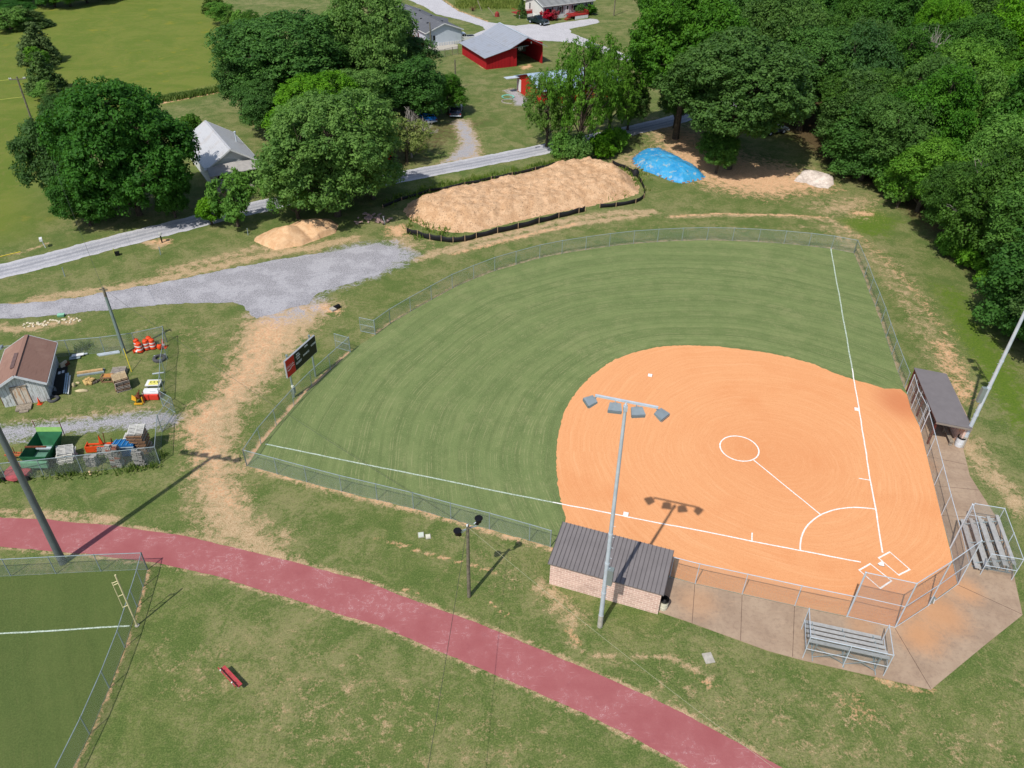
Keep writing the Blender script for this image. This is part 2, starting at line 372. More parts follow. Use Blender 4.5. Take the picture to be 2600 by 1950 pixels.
    poly(B, FL, [(1240,330),(1290,290),(1120,300),(850,350),(840,520),(960,540),(1000,470)], 4., .5)
    poly(A, CL, [(330,1340),(352,1330)], 1, 0)
    fs = np.arange(ny*nx).reshape(ny, nx); q = np.stack([fs[:-1, :-1], fs[:-1, 1:], fs[1:, 1:], fs[1:, :-1]], -1).reshape(-1, 4)
    me = np_mesh('ground', np.stack([X, Y, np.zeros(n)], 1), q)
    for nm, M in (('mask_a', A), ('mask_b', B)):
        a = me.color_attributes.new(nm, 'FLOAT_COLOR', 'POINT'); a.data.foreach_set('color', M.ravel())
    me.materials.append(ground_material()); o = link('ground', me); o['kind'] = 'structure'; return o
def np_mesh(name, v, f):
    me = bpy.data.meshes.new(name); v = np.ascontiguousarray(v, 'f'); f = np.ascontiguousarray(f, 'i'); k = f.shape[1]
    me.vertices.add(len(v)); me.vertices.foreach_set('co', v.ravel()); me.loops.add(f.size); me.loops.foreach_set('vertex_index', f.ravel())
    me.polygons.add(len(f)); me.polygons.foreach_set('loop_start', np.arange(0, f.size, k, dtype='i'))
    me.polygons.foreach_set('loop_total', np.full(len(f), k, 'i')); me.update(calc_edges=True); me.validate(); return me
FB = {'left': [(889.7,894),(839.7,939.5),(792.5,983),(747,1029.5),(702,1080.4),(663,1127.5),(626.5,1183)],
 'bottom': [(626.5,1183),(704.4,1204),(779.4,1224.5),(867.6,1248),(958,1269.5),(1050,1292),(1145,1318.6),(1242.6,1344),(1344,1373),(1397,1389)],
 'arc': [(953,850),(991,822),(1042.6,791),(1095.6,761.5),(1148.5,732),(1203,708.6),(1256,688),(1310,672),(1370,655.6),(1426.5,644),(1487,634.5),(1547,626),(1608,619),(1669,614.5),(1731,611.5),(1794,610),(1859,611.5),(1925,614.5),(1990,619),(2053,625),(2110,632),(2168,643)],
 'right': [(2168,643),(2194,704),(2207,741),(2222,778),(2237,818),(2249,857),(2264,901),(2280,945),(2296,985)],
 'field3': [(1700,1466),(1764.7,1482.6),(1884,1509),(2017.6,1538.5),(2150,1566)],
 'field1': [(2303,1000),(2313,1038),(2335,1082),(2354,1158),(2372,1232),(2390,1308),(2412,1391)],
 'low_top': [(-90,1469),(28,1463),(142.6,1457),(257,1451),(375,1446.6)],
 'low_side': [(375,1446.6),(364,1490),(348.5,1541),(317,1644),(278,1747),(228,1864),(165,1995),(100,2110)]}
FENCE_BASES = [(FB['left'], .5, 0, .75), (FB['left'], .34, 1, .62), (FB['bottom'], .6, 0, .62), (FB['bottom'], .4, 1, .45), (FB['arc'], .5, 0, .6), (FB['right'], .5, 0, .62),
               (FB['low_side'], .3, 1, .42), (FB['low_side'], .3, 0, .5)]
# ================================================================== SETTING
HOME = np.array([26.19, 36.53]); EX = np.array([4.30, 17.78])/18.29; EY = np.array([-17.78, 4.30])/18.29
def DD(u, v): p = HOME+EX*u+EY*v; return (float(p[0]), float(p[1]))
ground()
# ---- outfield turf with mowing arcs
def turf(name, base, olive, tanc, center=None, ptan=.6, ang=0, amp=1.):
    t = NT(name); c, n4 = grass_layers(t, base, olive, tanc, ptan, .6, .38)
    co = t.co(); sp = t.n('ShaderNodeSeparateXYZ'); t.l(co, sp.inputs[0])
    if center:
        dx = t.math('SUBTRACT', sp.outputs[0], center[0]); dy = t.math('SUBTRACT', sp.outputs[1], center[1])
        r = t.math('SQRT', t.math('ADD', t.math('MULTIPLY', dx, dx), t.math('MULTIPLY', dy, dy)))
    else: r = t.math('ADD', t.math('MULTIPLY', sp.outputs[0], math.cos(ang)), t.math('MULTIPLY', sp.outputs[1], math.sin(ang)))
    r = t.math('ADD', r, t.math('MULTIPLY', t.noise(.06, 2), 3.0))
    band = t.math('SINE', t.math('MULTIPLY', r, 2*math.pi/3.1)); b2 = t.math('SINE', t.math('MULTIPLY', r, 2*math.pi/1.12))
    nb = t.noise(.35, 3); streak = t.n('ShaderNodeTexNoise'); streak.noise_dimensions = '1D'; t.l(t.math('MULTIPLY', r, 1.7), streak.inputs['W']); streak.inputs['Detail'].default_value = 4
    m = t.math('MULTIPLY', t.mp(band, -.5, .7), t.mp(nb, .30, .50)); c = t.mix(t.math('MULTIPLY', m, .26*amp), c, tuple(x*1.30 for x in olive[:3])+(1,))
    m = t.math('MULTIPLY', t.mp(b2, .3, 1), t.mp(nb, .66, .46)); c = t.mix(t.math('MULTIPLY', m, .20*amp), c, tuple(x*.6 for x in base[:3])+(1,))
    c = t.mix(t.math('MULTIPLY', t.math('MULTIPLY', t.mp(streak.outputs[0], .52, .66), t.mp(t.noise(.8, 5, .75), .44, .58)), .42*amp), c, tanc)
    t.bump(n4, .4, .04); return t.fin(c, .95, 0, .15)
M_OUT = turf('outfield_turf', srgb(100,118,70,.88), srgb(118,130,82,.88), srgb(166,162,118,.84), (19.5, 47.0), .57)
M_LOW = turf('lower_field_turf', srgb(78,96,48,.86), srgb(92,104,56,.86), srgb(116,116,72,.76), None, .60, math.radians(30), .45)
arc = FB['arc']; P = [g2(*p) for p in FB['left'][::-1][:-1]]+[g2(889.7,894), g2(953,850)]+[g2(*p) for p in arc[1:]]+[g2(*p) for p in FB['right'][1:]]+[g2(*p) for p in FB['field1']]
P += [g2(2431,1483), g2(2356,1538), g2(2272,1593)]+[g2(*p) for p in FB['field3'][::-1]]+[g2(1397,1389)]+[g2(*p) for p in FB['bottom'][::-1][1:-1]]
sheet('outfield_grass', P, .012, M_OUT, rag=.07, step=.35)
sheet('lower_field_grass', pxs((-260,1462),(28,1463),(142.6,1457),(257,1451),(375,1447),(364,1490),(348.5,1541),(317,1644),(278,1747),(228,1864),(165,1995),(60,2200),(-700,2200)), .012, M_LOW, rag=.06, step=.35)
# ---- infield clay
def infield_mat():
    t = NT('infield_clay'); sp = t.n('ShaderNodeSeparateXYZ'); t.l(t.co(), sp.inputs[0])
    dx = t.math('SUBTRACT', sp.outputs[0], 21.6); dy = t.math('SUBTRACT', sp.outputs[1], 47.9)
    r = t.math('SQRT', t.math('ADD', t.math('MULTIPLY', dx, dx), t.math('MULTIPLY', dy, dy)))
    r = t.math('ADD', r, t.math('MULTIPLY', t.noise(.10, 2), 2.6))
    th = t.math('ARCTAN2', dy, dx)
    v = t.n('ShaderNodeCombineXYZ'); t.l(t.math('MULTIPLY', r, 3.6), v.inputs[0]); t.l(t.math('MULTIPLY', th, 1.1), v.inputs[1])
    s1 = t.noise(1.3, 6, .72, vec=v.outputs[0]); s2 = t.noise(4.5, 4, .7, vec=v.outputs[0])
    big = t.noise(.13, 4, .6); fn = t.noise(7., 4, .75)
    c = t.mix(t.mp(s1, .38, .62), srgb(241,174,121,.80), srgb(237,167,114,.80))
    c = t.mix(t.math('MULTIPLY', t.mp(s2, .52, .64), .26), c, srgb(220,146,98,.78))
    c = t.mix(t.math('MULTIPLY', t.mp(s1, .45, .34), .22), c, srgb(250,196,148,.82))
    c = t.mix(t.math('MULTIPLY', t.mp(big, .5, .72), .4), c, srgb(226,146,92,.80))
    c = t.mix(t.math('MULTIPLY', t.mp(fn, .54, .64), .22), c, srgb(205,128,82,.80))
    c = t.mix(t.math('MULTIPLY', t.mp(r, 9.5, 2.5), .35), c, srgb(228,150,98,.78)); g5 = t.noise(22, 3, .8, vec=None); c = t.mix(t.math('MULTIPLY', t.mp(g5, .52, .62), .22), c, srgb(252,198,150,.82)); c = t.mix(t.math('MULTIPLY', t.mp(g5, .48, .38), .25), c, srgb(206,132,84,.76))
    # damper, redder clay in the corner by the dugout
    q = t.math('SQRT', t.math('ADD', t.math('POWER', t.math('SUBTRACT', sp.outputs[0], 34.6), 2.), t.math('POWER', t.math('MULTIPLY', t.math('SUBTRACT', sp.outputs[1], 55.4), .8), 2.)))
    c = t.mix(t.math('MULTIPLY', t.mp(t.math('ADD', q, t.math('MULTIPLY', fn, 2.)), 4.2, 1.4), .7), c, srgb(206,126,86,.8))
    t.bump(s2, .22, .03); return t.fin(c, .95, 0, .1)
INF = [(1438,1338),(1437,1314),(1429,1282),(1416,1232),(1412.6,1182),(1413,1135),(1419,1094),(1432,1049.5),(1447,1017),(1465,990.7),(1482,975),(1506,953),(1535,929),(1565,911.5),(1609,895),(1668,882),(1741,877),(1829,880.6),(1888,888),(1950,896),(2009,908.6),(2067.6,926),(2112,945),(2167.6,964.5),(2209,975),(2244,987),(2294,989)]
INF2 = [(2303,1003),(2313,1040),(2335,1084),(2354,1160),(2372,1234),(2390,1309),(2411,1392),(2430,1482),(2355,1537),(2271.5,1592),(2150,1565.5),(2017.6,1538),(1884,1508.5),(1764.7,1482),(1690,1460),(1560,1424),(1420,1385)]
Pi = [g2(*p) for p in INF]; Pi = [(x+.10*nz(x*.7,y*.7)+.09*nz(x*3,y*3,2)+.05*nz(x*8,y*8,4), y+.10*nz(x*.7,y*.7,9)+.09*nz(x*3,y*3,7)+.05*nz(x*8,y*8,5)) for x, y in resample(Pi, .22)[:-int(40)]]
# resample() closes the loop, so keep only the open arc
Pa = []
for a, b in zip([g2(*p) for p in INF], [g2(*p) for p in INF][1:]):
    L = math.hypot(b[0]-a[0], b[1]-a[1]); m = max(1, int(L/.2))
    for k in range(m):
        x, y = a[0]+(b[0]-a[0])*k/m, a[1]+(b[1]-a[1])*k/m
        Pa.append((x+.12*nz(x*.3,y*.3)+.07*nz(x*3,y*3,2)+.10*nz(x*8,y*8,4), y+.12*nz(x*.3,y*.3,9)+.07*nz(x*3,y*3,7)+.10*nz(x*8,y*8,5)))
sheet('infield_dirt', Pa+[g2(*p) for p in INF2], .024, infield_mat(), 0, 0)
# ---- running track
def track_mat():
    t = NT('red_track_surface'); n1 = t.noise(.35, 5, .65); n2 = t.noise(2.2, 6, .78, dist=.6); n3 = t.noise(26, 2, .8)
    d = t.mp(n1, .46, .7)
    c = t.mix(t.mp(n1, .3, .7), srgb(168,96,97,.80), srgb(180,112,112,.80))
    c = t.mix(t.math('MULTIPLY', t.mp(t.noise(.9, 3), .6, .75), .3), c, srgb(150,84,90,.8))
    ws = t.math('MULTIPLY', t.math('MULTIPLY', t.mp(n2, .52, .58), t.mp(n1, .46, .60)), t.mp(n3, .50, .58)); c = t.mix(t.math('MULTIPLY', ws, .8), c, srgb(226,192,190,.8))
    v = t.scalevec(.35, 3.2, 1, (0, 0, math.radians(22))); sc = t.noise(1.6, 4, .8, vec=v)
    c = t.mix(t.math('MULTIPLY', t.math('MULTIPLY', t.mp(sc, .60, .66), t.mp(n1, .42, .6)), .6), c, srgb(224,176,172,.8))
    c = t.mix(t.math('MULTIPLY', t.mp(n3, .3, .8), .22), c, srgb(120,62,68,.8))
    t.bump(n3, .2, .01); return t.fin(c, .9, 0, .2)
TOP = [(-420,1300),(-150,1303),(0,1313.6),(118,1320),(294,1336),(470.6,1361),(650,1403.5),(768,1433),(865,1461),(915,1471),(1032,1518),(1179,1571),(1300,1618),(1426.5,1672),(1556,1730),(1682,1785.5),(1817.6,1856),(1950,1930),(2100,2020)]
BOT = [(1900,2040),(1747,1949),(1623.5,1881),(1506,1822),(1300,1731),(1150,1668),(973.5,1594),(826,1547),(650,1496),(559,1464),(391,1429),(215,1407),(147,1401),(0,1388),(-150,1380),(-420,1380)]
sheet('running_track', pxs(*(TOP+BOT)), .018, track_mat(), rag=.05, step=.25)
# ---- concrete apron
def apron_mat():
    t = NT('worn_concrete'); n1 = t.noise(.5, 5, .65); n2 = t.noise(4, 5, .75); n3 = t.noise(30, 2, .8)
    sp = t.n('ShaderNodeSeparateXYZ'); t.l(t.co(), sp.inputs[0])
    c = t.mix(t.mp(n1, .32, .66), srgb(186,162,138,.80), srgb(168,144,122,.80)); c = t.mix(t.math('MULTIPLY', t.mp(n2, .5, .62), .22), c, srgb(140,118,104,.74))
    v = t.scalevec(.5, 4, 1, (0, 0, math.radians(40))); sk = t.noise(1.4, 5, .75, vec=v); c = t.mix(t.math('MULTIPLY', t.mp(sk, .56, .74), .5), c, srgb(214,178,146,.75))
    # clay washed out of the backstop
    def spot(x, y, r0, r1):
        q = t.math('SQRT', t.math('ADD', t.math('POWER', t.math('SUBTRACT', sp.outputs[0], x), 2.), t.math('POWER', t.math('SUBTRACT', sp.outputs[1], y), 2.)))
        return t.mp(t.math('ADD', q, t.math('MULTIPLY', n2, 1.6)), r1+.8, r0+.8)
    for x, y, a, b, s in ((26.4, 30.9, .2, 2.2, .75), (28.4, 32.6, .4, 2.6, .7), (30.9, 34.6, .2, 1.8, .7), (23, 31.6, .2, 1.6, .4), (12.6, 33.2, .3, 2., .35), (33.4, 47.2, .2, 1.4, .5)):
        c = t.mix(t.math('MULTIPLY', spot(x, y, a, b), s), c, srgb(226,166,116,.72))
    c = t.mix(t.math('MULTIPLY', t.mp(n3, .4, .8), .3), c, srgb(120,100,88,.72))
    t.bump(n3, .2, .01); return t.fin(c, .9, 0, .2)
AP = [(1668,1553),(1690,1463),(1764.7,1483.5),(1884,1510),(2017.6,1539.5),(2150,1567),(2272,1594),(2356,1539),(2432,1484),(2413,1392),(2391,1309),(2373,1233),(2355,1159),(2336,1083),(2314,1039),(2304,1001),(2420,985),(2470,1085),(2446,1142),(2462,1208),(2509,1282),(2531,1316),(2562,1400),(2578,1480),(2596,1562),(2497,1641),(2363,1752),(2244,1724),(2038,1677),(1950,1653),(1741,1577)]
mb = MB().prism(pxs(*AP), -.05, .035); o = mb.build('concrete_walkway', apron_mat()); o['kind'] = 'structure'
# expansion joints cut as thin dark strips
JM = pm('joint_dirt', (118, 96, 82), .2, 4, .95)
jm = MB()
for a, b in [((1764,1484),(1757,1583)),((1884,1511),(1880,1627)),((2017,1540),(2012,1668)),((2272,1596),(2363,1750)),((2432,1486),(2594,1560)),((2356,1160),(2453,1180)),((2373,1234),(2486,1245)),((2391,1310),(2530,1316))]:
    p, q = g2(*a), g2(*b); jm.bar((*p, .0385), (*q, .0385), .035, .004)
o = jm.build('concrete_joints', JM); o['kind'] = 'structure'
# ---- gravel
def gravel_mat(name, a=(196,196,204), b=(140,140,150), uv=False, tanmix=.0):
    t = NT(name); n1 = t.noise(.35, 4, .6); n3 = t.noise(11, 3, .85); n4 = t.noise(4, 4, .8)
    c = t.mix(t.mp(n3, .42, .58), srgb(*a, k=.84), srgb(*b, k=.78)); c = t.mix(t.math('MULTIPLY', t.mp(n1, .44, .6), .3), c, srgb(214,212,216,.8))
    c = t.mix(t.math('MULTIPLY', t.mp(n4, .53, .63), .45), c, srgb(124,124,130,.75))
    if tanmix: c = t.mix(t.math('MULTIPLY', t.mp(t.noise(.8, 5, .7), .5, .66), tanmix), c, srgb(178,166,132,.8))
    if uv:
        sp = t.n('ShaderNodeSeparateXYZ'); t.l(t.n('ShaderNodeUVMap').outputs[0], sp.inputs[0]); v = t.math('ABSOLUTE', sp.outputs[1])
        v = t.math('ADD', v, t.math('MULTIPLY', t.math('SUBTRACT', n1, .5), .2))
        dk = t.math('MULTIPLY', t.mp(v, .30, .46), t.mp(v, .66, .5)); c = t.mix(t.math('MULTIPLY', dk, .5), c, srgb(150,152,162,.78))
        c = t.mix(t.math('MULTIPLY', t.mp(v, .22, .05), .6), c, srgb(140,142,150,.75)); c = t.mix(t.math('MULTIPLY', t.mp(v, .62, .9), .35), c, srgb(222,220,224,.8))
    t.bump(n3, .5, .03); return t.fin(c, .95, 0, .2)
M_GR = gravel_mat('grey_gravel', (182,180,184), (136,134,138)); M_RD = gravel_mat('gravel_lane', (198,198,202), (156,156,162), True)
sheet('gravel_lot', pxs((-300,800),(0,772),(132,764.5),(265,744),(382,723),(529,694),(650,669.5),(768,648),(856,638),(929,623),(980,622),(1000,640),(995,665),(968,694),(885,720),(832,735),(803,747),(780,772),(723,788),(690,800),(650,806),(630,795),(616,776),(588,769),(500,769),(412,776),(294,785),(147,800),(0,811.5),(-300,850)), .014, M_GR, rag=.22, step=.3)
C1 = pxs((-500,790),(-250,742),(0,690),(132,657),(294,614),(450,575),(600,538),(750,505),(900,474),(1051,443),(1300,395),(1400,374),(1590,334),(1700,308),(1762,290),(1900,262),(2100,225),(2500,150))
strip('gravel_lane', C1, 3.7, .016, M_RD, rag=.14)
sheet('upper_road', pxs((1038,0),(1000,-40),(1040,-90),(1085,-40),(1120.6,0),(1165,29),(1238,56),(1280,62),(1310,66),(1345,61),(1391,65),(1429,57),(1497,47.5),(1517,49),(1523,56),(1497,64),(1446,73),(1452,84),(1524,114),(1600,143),(1679,173.5),(1765,212),(1859,246),(1950,275),(1900,300),(1810,248),(1750,221),(1667.6,191),(1632,176),(1570,151),(1506,127),(1455,109),(1400,104),(1361,103),(1300,106),(1240,95),(1217,96),(1200,104),(1190,99),(1205,86),(1232,76),(1225,67.5),(1171,50.6),(1108,36),(1080,18)), .015, gravel_mat('pale_road_gravel', (208,206,208), (180,178,182)), rag=.2, step=.6)
sheet('concrete_pad', pxs((1068,123),(1150,112.5),(1162,113),(1162,124),(1096,131)), .02, CONC, rag=.05, step=.5)
# ---- chalk
def chalk_mat(name, cov=.0):
    t = NT(name); n = t.noise(9, 4, .7); c = t.mix(t.mp(n, .42, .60), srgb(252,252,250,.86) if not cov else srgb(206,218,204,.82), srgb(236,226,214,.84) if not cov else srgb(160,178,154,.76))
    return t.fin(c, .9, 0, .1)
CH = chalk_mat('chalk'); CHG = chalk_mat('chalk_on_grass', 1)
def ribbon(name, P, w, m, z=.034, jit=.012, closed=False):
    Q = []
    for a, b in zip(P, P[1:]):
        L = math.hypot(b[0]-a[0], b[1]-a[1]); k = max(1, int(L/.35)); Q += [(a[0]+(b[0]-a[0])*i/k, a[1]+(b[1]-a[1])*i/k) for i in range(k)]
    Q.append(P[-1]); vs = []
    for i, p in enumerate(Q):
        a, b = Q[max(0, i-1)], Q[min(len(Q)-1, i+1)]
        if closed and i in (0, len(Q)-1): a, b = Q[-2], Q[1]
        d = Vector((b[0]-a[0], b[1]-a[1])).normalized(); off = .05*nz(p[0]*.25, p[1]*.25, 40)+.02*nz(p[0], p[1], 41)
        off = 0 if closed else off
        for s in (-1, 1):
            h = s*(w/2+jit*nz(p[0]*3, p[1]*3, s*5))+off; vs.append((p[0]-d.y*h, p[1]+d.x*h, z))
    me = bpy.data.meshes.new(name); me.from_pydata(vs, [], [(2*i, 2*i+2, 2*i+3, 2*i+1) for i in range(len(Q)-1)]); me.materials.append(m); me.update()
    o = link(name, me); o['kind'] = 'structure'; return o
ribbon('chalk_foul_line', [DD(1.30, -.03), DD(18.9, .0), DD(24.6, 0)], .105, CH); ribbon('painted_foul_line', [DD(24.6, 0), g2(2109,629)], .12, CHG, .030)
ribbon('chalk_foul_line', [DD(-.03, 1.55), DD(.0, 18.9), DD(0, 23.6)], .105, CH); ribbon('painted_foul_line', [DD(0, 23.6), g2(674,1128)], .12, CHG, .030)
cc = (10.07, 10.07); ribbon('chalk_pitching_circle', [DD(cc[0]+1.56*math.cos(a), cc[1]+1.56*math.sin(a)) for a in np.linspace(0, 2*math.pi, 65)], .11, CH, closed=True)
ribbon('chalk_lane_line', [DD(8.90, 8.92), DD(3.98, 3.98)], .085, CH)
ribbon('chalk_home_arc', [DD(5.65*math.cos(a), 5.65*math.sin(a)) for a in np.linspace(.0, math.pi/2, 30)], .11, CH, .0345)
ribbon('chalk_lane_mark', [DD(8.95, .0), DD(8.95, .85)], .09, CH, .035, .003); ribbon('chalk_lane_mark', [DD(.0, 8.95), DD(.8, 8.95)], .09, CH, .035, .003)
def bbox(px):
    q = [g2(*p) for p in px]; o = None
    m = MB(); w = .1; P = [V3(p) for p in q]; ctr = sum(P, Vector())/4
    I = [p+(ctr-p).normalized()*w*1.35 for p in P]
    for i in range(4):
        j = (i+1) % 4; m.quad((*P[i][:2], .0358), (*P[j][:2], .0358), (*I[j][:2], .0358), (*I[i][:2], .0358))
    o = m.build('chalk_batters_box', CH); o['kind'] = 'structure'
bbox([(2227.9,1416.6),(2258.2,1400.4),(2312.4,1447.5),(2282.4,1462.8)])
bbox([V_ for V_ in [(2178.5,1447.5),(2208.6,1430.3),(2266,1476.2),(2235.3,1496.6)]])
ribbon('chalk_lower_foul_line', pxs((329,1590),(180,1598.5),(40,1607),(-160,1618)), .11, CHG, .030)
# bases & plate
BW = pm('white_base_rubber', (245, 245, 242), .04, 4, .6, k=.85)
def base(name, label, u, v):
    t = thing(name, label, 'base', (*DD(u, v), .024), math.atan2(EX[1], EX[0]))
    MB().box((0, 0, .04), (.38, .38, .075)).build('cushion', BW, t); MB().box((0, 0, .004), (.5, .5, .006)).build('mount_plate', pm('clay_dust', (226,150,98), .1), t)
base('first_base', 'white square base touching the chalk line nearest the dark roofed shelter on the right', 18.1, .19); base('third_base', 'white square base on the chalk line behind the tall floodlight pole', .19, 18.1); base('second_base', 'white square base alone at the far edge of the orange infield', 18.29, 18.29)
t = thing('home_plate', 'white five sided plate between the two chalk batting boxes', 'home plate', (*DD(0, 0), .024), math.atan2(EX[1], EX[0]))
MB().prism([(0,0),(.34,.0),(.42,.42),(0,.34)][::-1] and [(0,0),(.31,0),(.43,.12),(.12,.43),(0,.31)], .0, .03).build('plate', BW, t)
MB().prism([(-.02,-.02),(.32,-.02),(.45,.11),(.11,.45),(-.02,.32)], .0, .012).build('plate_edge', pm('black_rubber_edge', (40,36,34), .1), t)
# ================================================================== FENCES
_post = {}
def postmesh(h, r, m):
    k = (round(h, 2), r, m.name)
    if k not in _post: _post[k] = MB().tube((0,0,0), (0,0,h), r, n=8).lathe([(r*1.25,h-.02),(r*1.25,h+.03),(r*.3,h+.08)], 8).mesh('post', m, True)
    return _post[k]
def chain(name, P, z0, z1, m, parent, off=0.):
    """woven wire sheet following P (local), uv in metres"""
    vs, fs, uv = [], [], []; s = 0
    for i, p in enumerate(P):
        if i: s += math.hypot(p[0]-P[i-1][0], p[1]-P[i-1][1])
        za = z0[i] if isinstance(z0, list) else z0; zb = z1[i] if isinstance(z1, list) else z1
        vs += [(p[0]+off, p[1]+off, za), (p[0]+off, p[1]+off, zb)]; uv += [(s, za), (s, zb)]
    fs = [(2*i, 2*i+2, 2*i+3, 2*i+1) for i in range(len(P)-1)]
    me = bpy.data.meshes.new(name); me.from_pydata(vs, [], fs); me.materials.append(m); u = me.uv_layers.new(name='UVMap')
    u.data.foreach_set('uv', np.array([uv[l.vertex_index] for l in me.loops], 'f').ravel()); me.update(); return link(name, me, parent)
def fence(name, label, W, h, group=None, mat=GALVD, wire=None, r=.03, every=None, mid=None, bottom=False, cat='fence', top=True, skip=()):
    W = [tuple(w) for w in W]; t = thing(name, label, cat, (*W[0], 0), 0, group); L = [(w[0]-W[0][0], w[1]-W[0][1]) for w in W]
    Q = []
    for a, b in zip(L, L[1:]):
        k = max(1, round(math.hypot(b[0]-a[0], b[1]-a[1])/every)) if every else 1
        Q += [(a[0]+(b[0]-a[0])*i/k, a[1]+(b[1]-a[1])*i/k) for i in range(k)]
    Q.append(L[-1])
    for i, p in enumerate(Q):
        if i in skip: continue
        big = i in (0, len(Q)-1); link('post', postmesh(h, r*1.35 if big else r, mat), t, (p[0], p[1], 0))
    rm = MB()
    for a, b in zip(Q, Q[1:]):
        if top: rm.tube((*a, h), (*b, h), .028, n=6)
    if top: rm.build('top_rail', mat, t, True)
    if mid:
        rm = MB()
        for a, b in zip(Q, Q[1:]): rm.tube((*a, mid), (*b, mid), .022, n=6)
        rm.build('middle_rail', mat, t, True)
    rm = MB()
    for a, b in zip(Q, Q[1:]): rm.tube((*a, .05), (*b, .05), .02 if bottom else .006, n=5)
    rm.build('bottom_rail' if bottom else 'tension_wire', mat, t, True)
    chain('chain_link_mesh', Q, .03, h-.01, wire or CHAIN, t); return t
W = lambda k: [g2(*p) for p in FB[k]]
fence('outfield_fence', 'long curving chain link fence around the far edge of the outfield', W('arc'), 1.68)
fence('foul_line_fence', 'straight chain link fence down the right side of the outfield beside the grass bank', W('right'), 1.68)
fence('scoreboard_fence', 'chain link fence on the left side of the outfield in front of the scoreboard', W('left'), 1.68)
fence('foul_line_fence', 'chain link fence along the near left edge of the outfield ending at the brick dugout', W('bottom'), 1.68)
fence('dugout_fence', 'low chain link fence between the brick dugout and the tall backstop', [g2(*p) for p in FB['field3']], 2.05, mat=GALV)
fence('dugout_fence', 'chain link fence along the clay from the right backstop corner to the open dugout', [g2(*p) for p in FB['field1'][::-1]], 2.1, mat=GALV)
fence('lower_fence', 'chain link fence section behind the huge grey light pole at the lower left field', W('low_top'), 1.7)
fence('lower_fence', 'chain link fence running down past the yellow foul pole of the lower left field', W('low_side'), 1.7)
fence('yard_fence', 'chain link fence on the upper side of the storage yard behind the orange drums', pxs((-60,932),(60,915),(178.7,903.6),(266.8,896),(347,885),(424,868)), 1.75)
fence('yard_fence', 'chain link fence on the right side of the storage yard from drums to gate', pxs((424,868),(425,912.6),(419,947),(417,991),(414,1030)), 1.75)
fence('yard_fence', 'chain link fence on the near side of the storage yard in front of concrete blocks', pxs((412,1096),(406.5,1177),(210,1200),(113,1210.5),(17.7,1220),(-90,1232)), 1.75)
fence('backstop_fence', 'tall chain link backstop behind home plate with a middle rail', pxs((2150,1566),(2272,1594),(2356,1539),(2431.5,1484),(2412.5,1391.5)), 4.4, mat=GALV, wire=CHAIN2, r=.042, mid=2.15, bottom=True, skip=())
def gate(name, label, a, b, h=1.65, extra=True):
    a, b = g2(*a), g2(*b); t = thing(name, label, 'gate', (*a, 0), 0, None); d = (b[0]-a[0], b[1]-a[1])
    f = MB(); 
    for p, q in (((0,0,.08),(*d,.08)),((0,0,h),(*d,h)),((0,0,.08),(0,0,h)),((*d,.08),(*d,h)),((0,0,h*.52),(*d,h*.52))): f.tube(p, q, .024, n=6)
    f.build('gate_frame', GALVD, t, True); chain('chain_link_mesh', [(0,0), d], .1, h-.02, CHAIN, t)
gate('field_gate', 'open chain link gate leaf at the start of the curving outfield fence', (953,850), (916,842))
gate('field_gate', 'open chain link gate leaf with a small white tag behind the scoreboard fence', (889.7,894), (853,883.6))
gate('yard_gate', 'open gate leaf swung outward from the right side of the storage yard', (414,1030), (446,1049))
gate('yard_gate', 'narrow gate leaf standing open where the yard gravel drive leaves the enclosure', (412,1096), (441,1052), 1.7)
# ================================================================== LIGHT POLES
def pole(name, label, px, h, r0, r1, arm, heads, face, sleeve=True, lean=(0, 0), armz=0., boxz=None, mat=None, hs=1.):
    b = g2(*px); t = thing(name, label, 'light pole', (*b, 0)); mat = mat or GALV; T = (lean[0], lean[1], h)
    at = lambda z: (lean[0]*z/h, lean[1]*z/h, z)
    m = MB(); zs = [0.0, h*.28, h*.62, h] 
    m.path([at(z) for z in zs], [r0, r0+(r1-r0)*.28, r0+(r1-r0)*.62, r1], 14).tube(at(h), (lean[0], lean[1], h+.12), r1*.8, r1*.3, 10)
    m.build('shaft', mat, t, True)
    if sleeve:
        MB().tube((0,0,0), at(1.15), r0*1.16, r0*1.12, 14).build('concrete_base', CONC, t, True)
        for z in (h*.18, h*.33, h*.47): MB().tube(at(z), at(z+.18), r0+(r1-r0)*z/h+.02, n=12).build('pole_collar', mat, t, True)
        for z in np.arange(3, h*.55, .9): p = at(z); MB().tube(p, (p[0]+face[0]*-.28, p[1]+face[1]*-.28, z), .012, n=4).build('step_peg', mat, t, True)
    a, c = arm; m = MB(); 
    m.bar((T[0]+a[0], T[1]+a[1], h-.1), (T[0]+c[0], T[1]+c[1], h-.1), .11, .11).bar((T[0]-.1, T[1], h-.25), (T[0]+.1, T[1], h-.25), .2, .3); m.build('crossarm', mat, t)
    for k, (f, yaw) in enumerate(heads):
        px_, py_ = T[0]+a[0]+(c[0]-a[0])*f, T[1]+a[1]+(c[1]-a[1])*f
        fl = floodlight(yaw, hs); fl.parent = t; fl.location = (px_, py_, h-.16)
    if boxz:
        p = at(boxz); s = Vector((face[0], face[1], 0)); m = MB().box((p[0]-s.x*.32, p[1]-s.y*.32, boxz), (.34, .34, 1.35), math.atan2(face[1], face[0])); m.build('ballast_box', pm('grey_box_metal', (150,162,160), .08, 3, .5, .3), t)
    return t
HEAD = pm('floodlight_housing', (144, 156, 162), .08, 3, .5, .1); LENS = pm('floodlight_glass', (150, 160, 168), .05, 3, .2, .2)
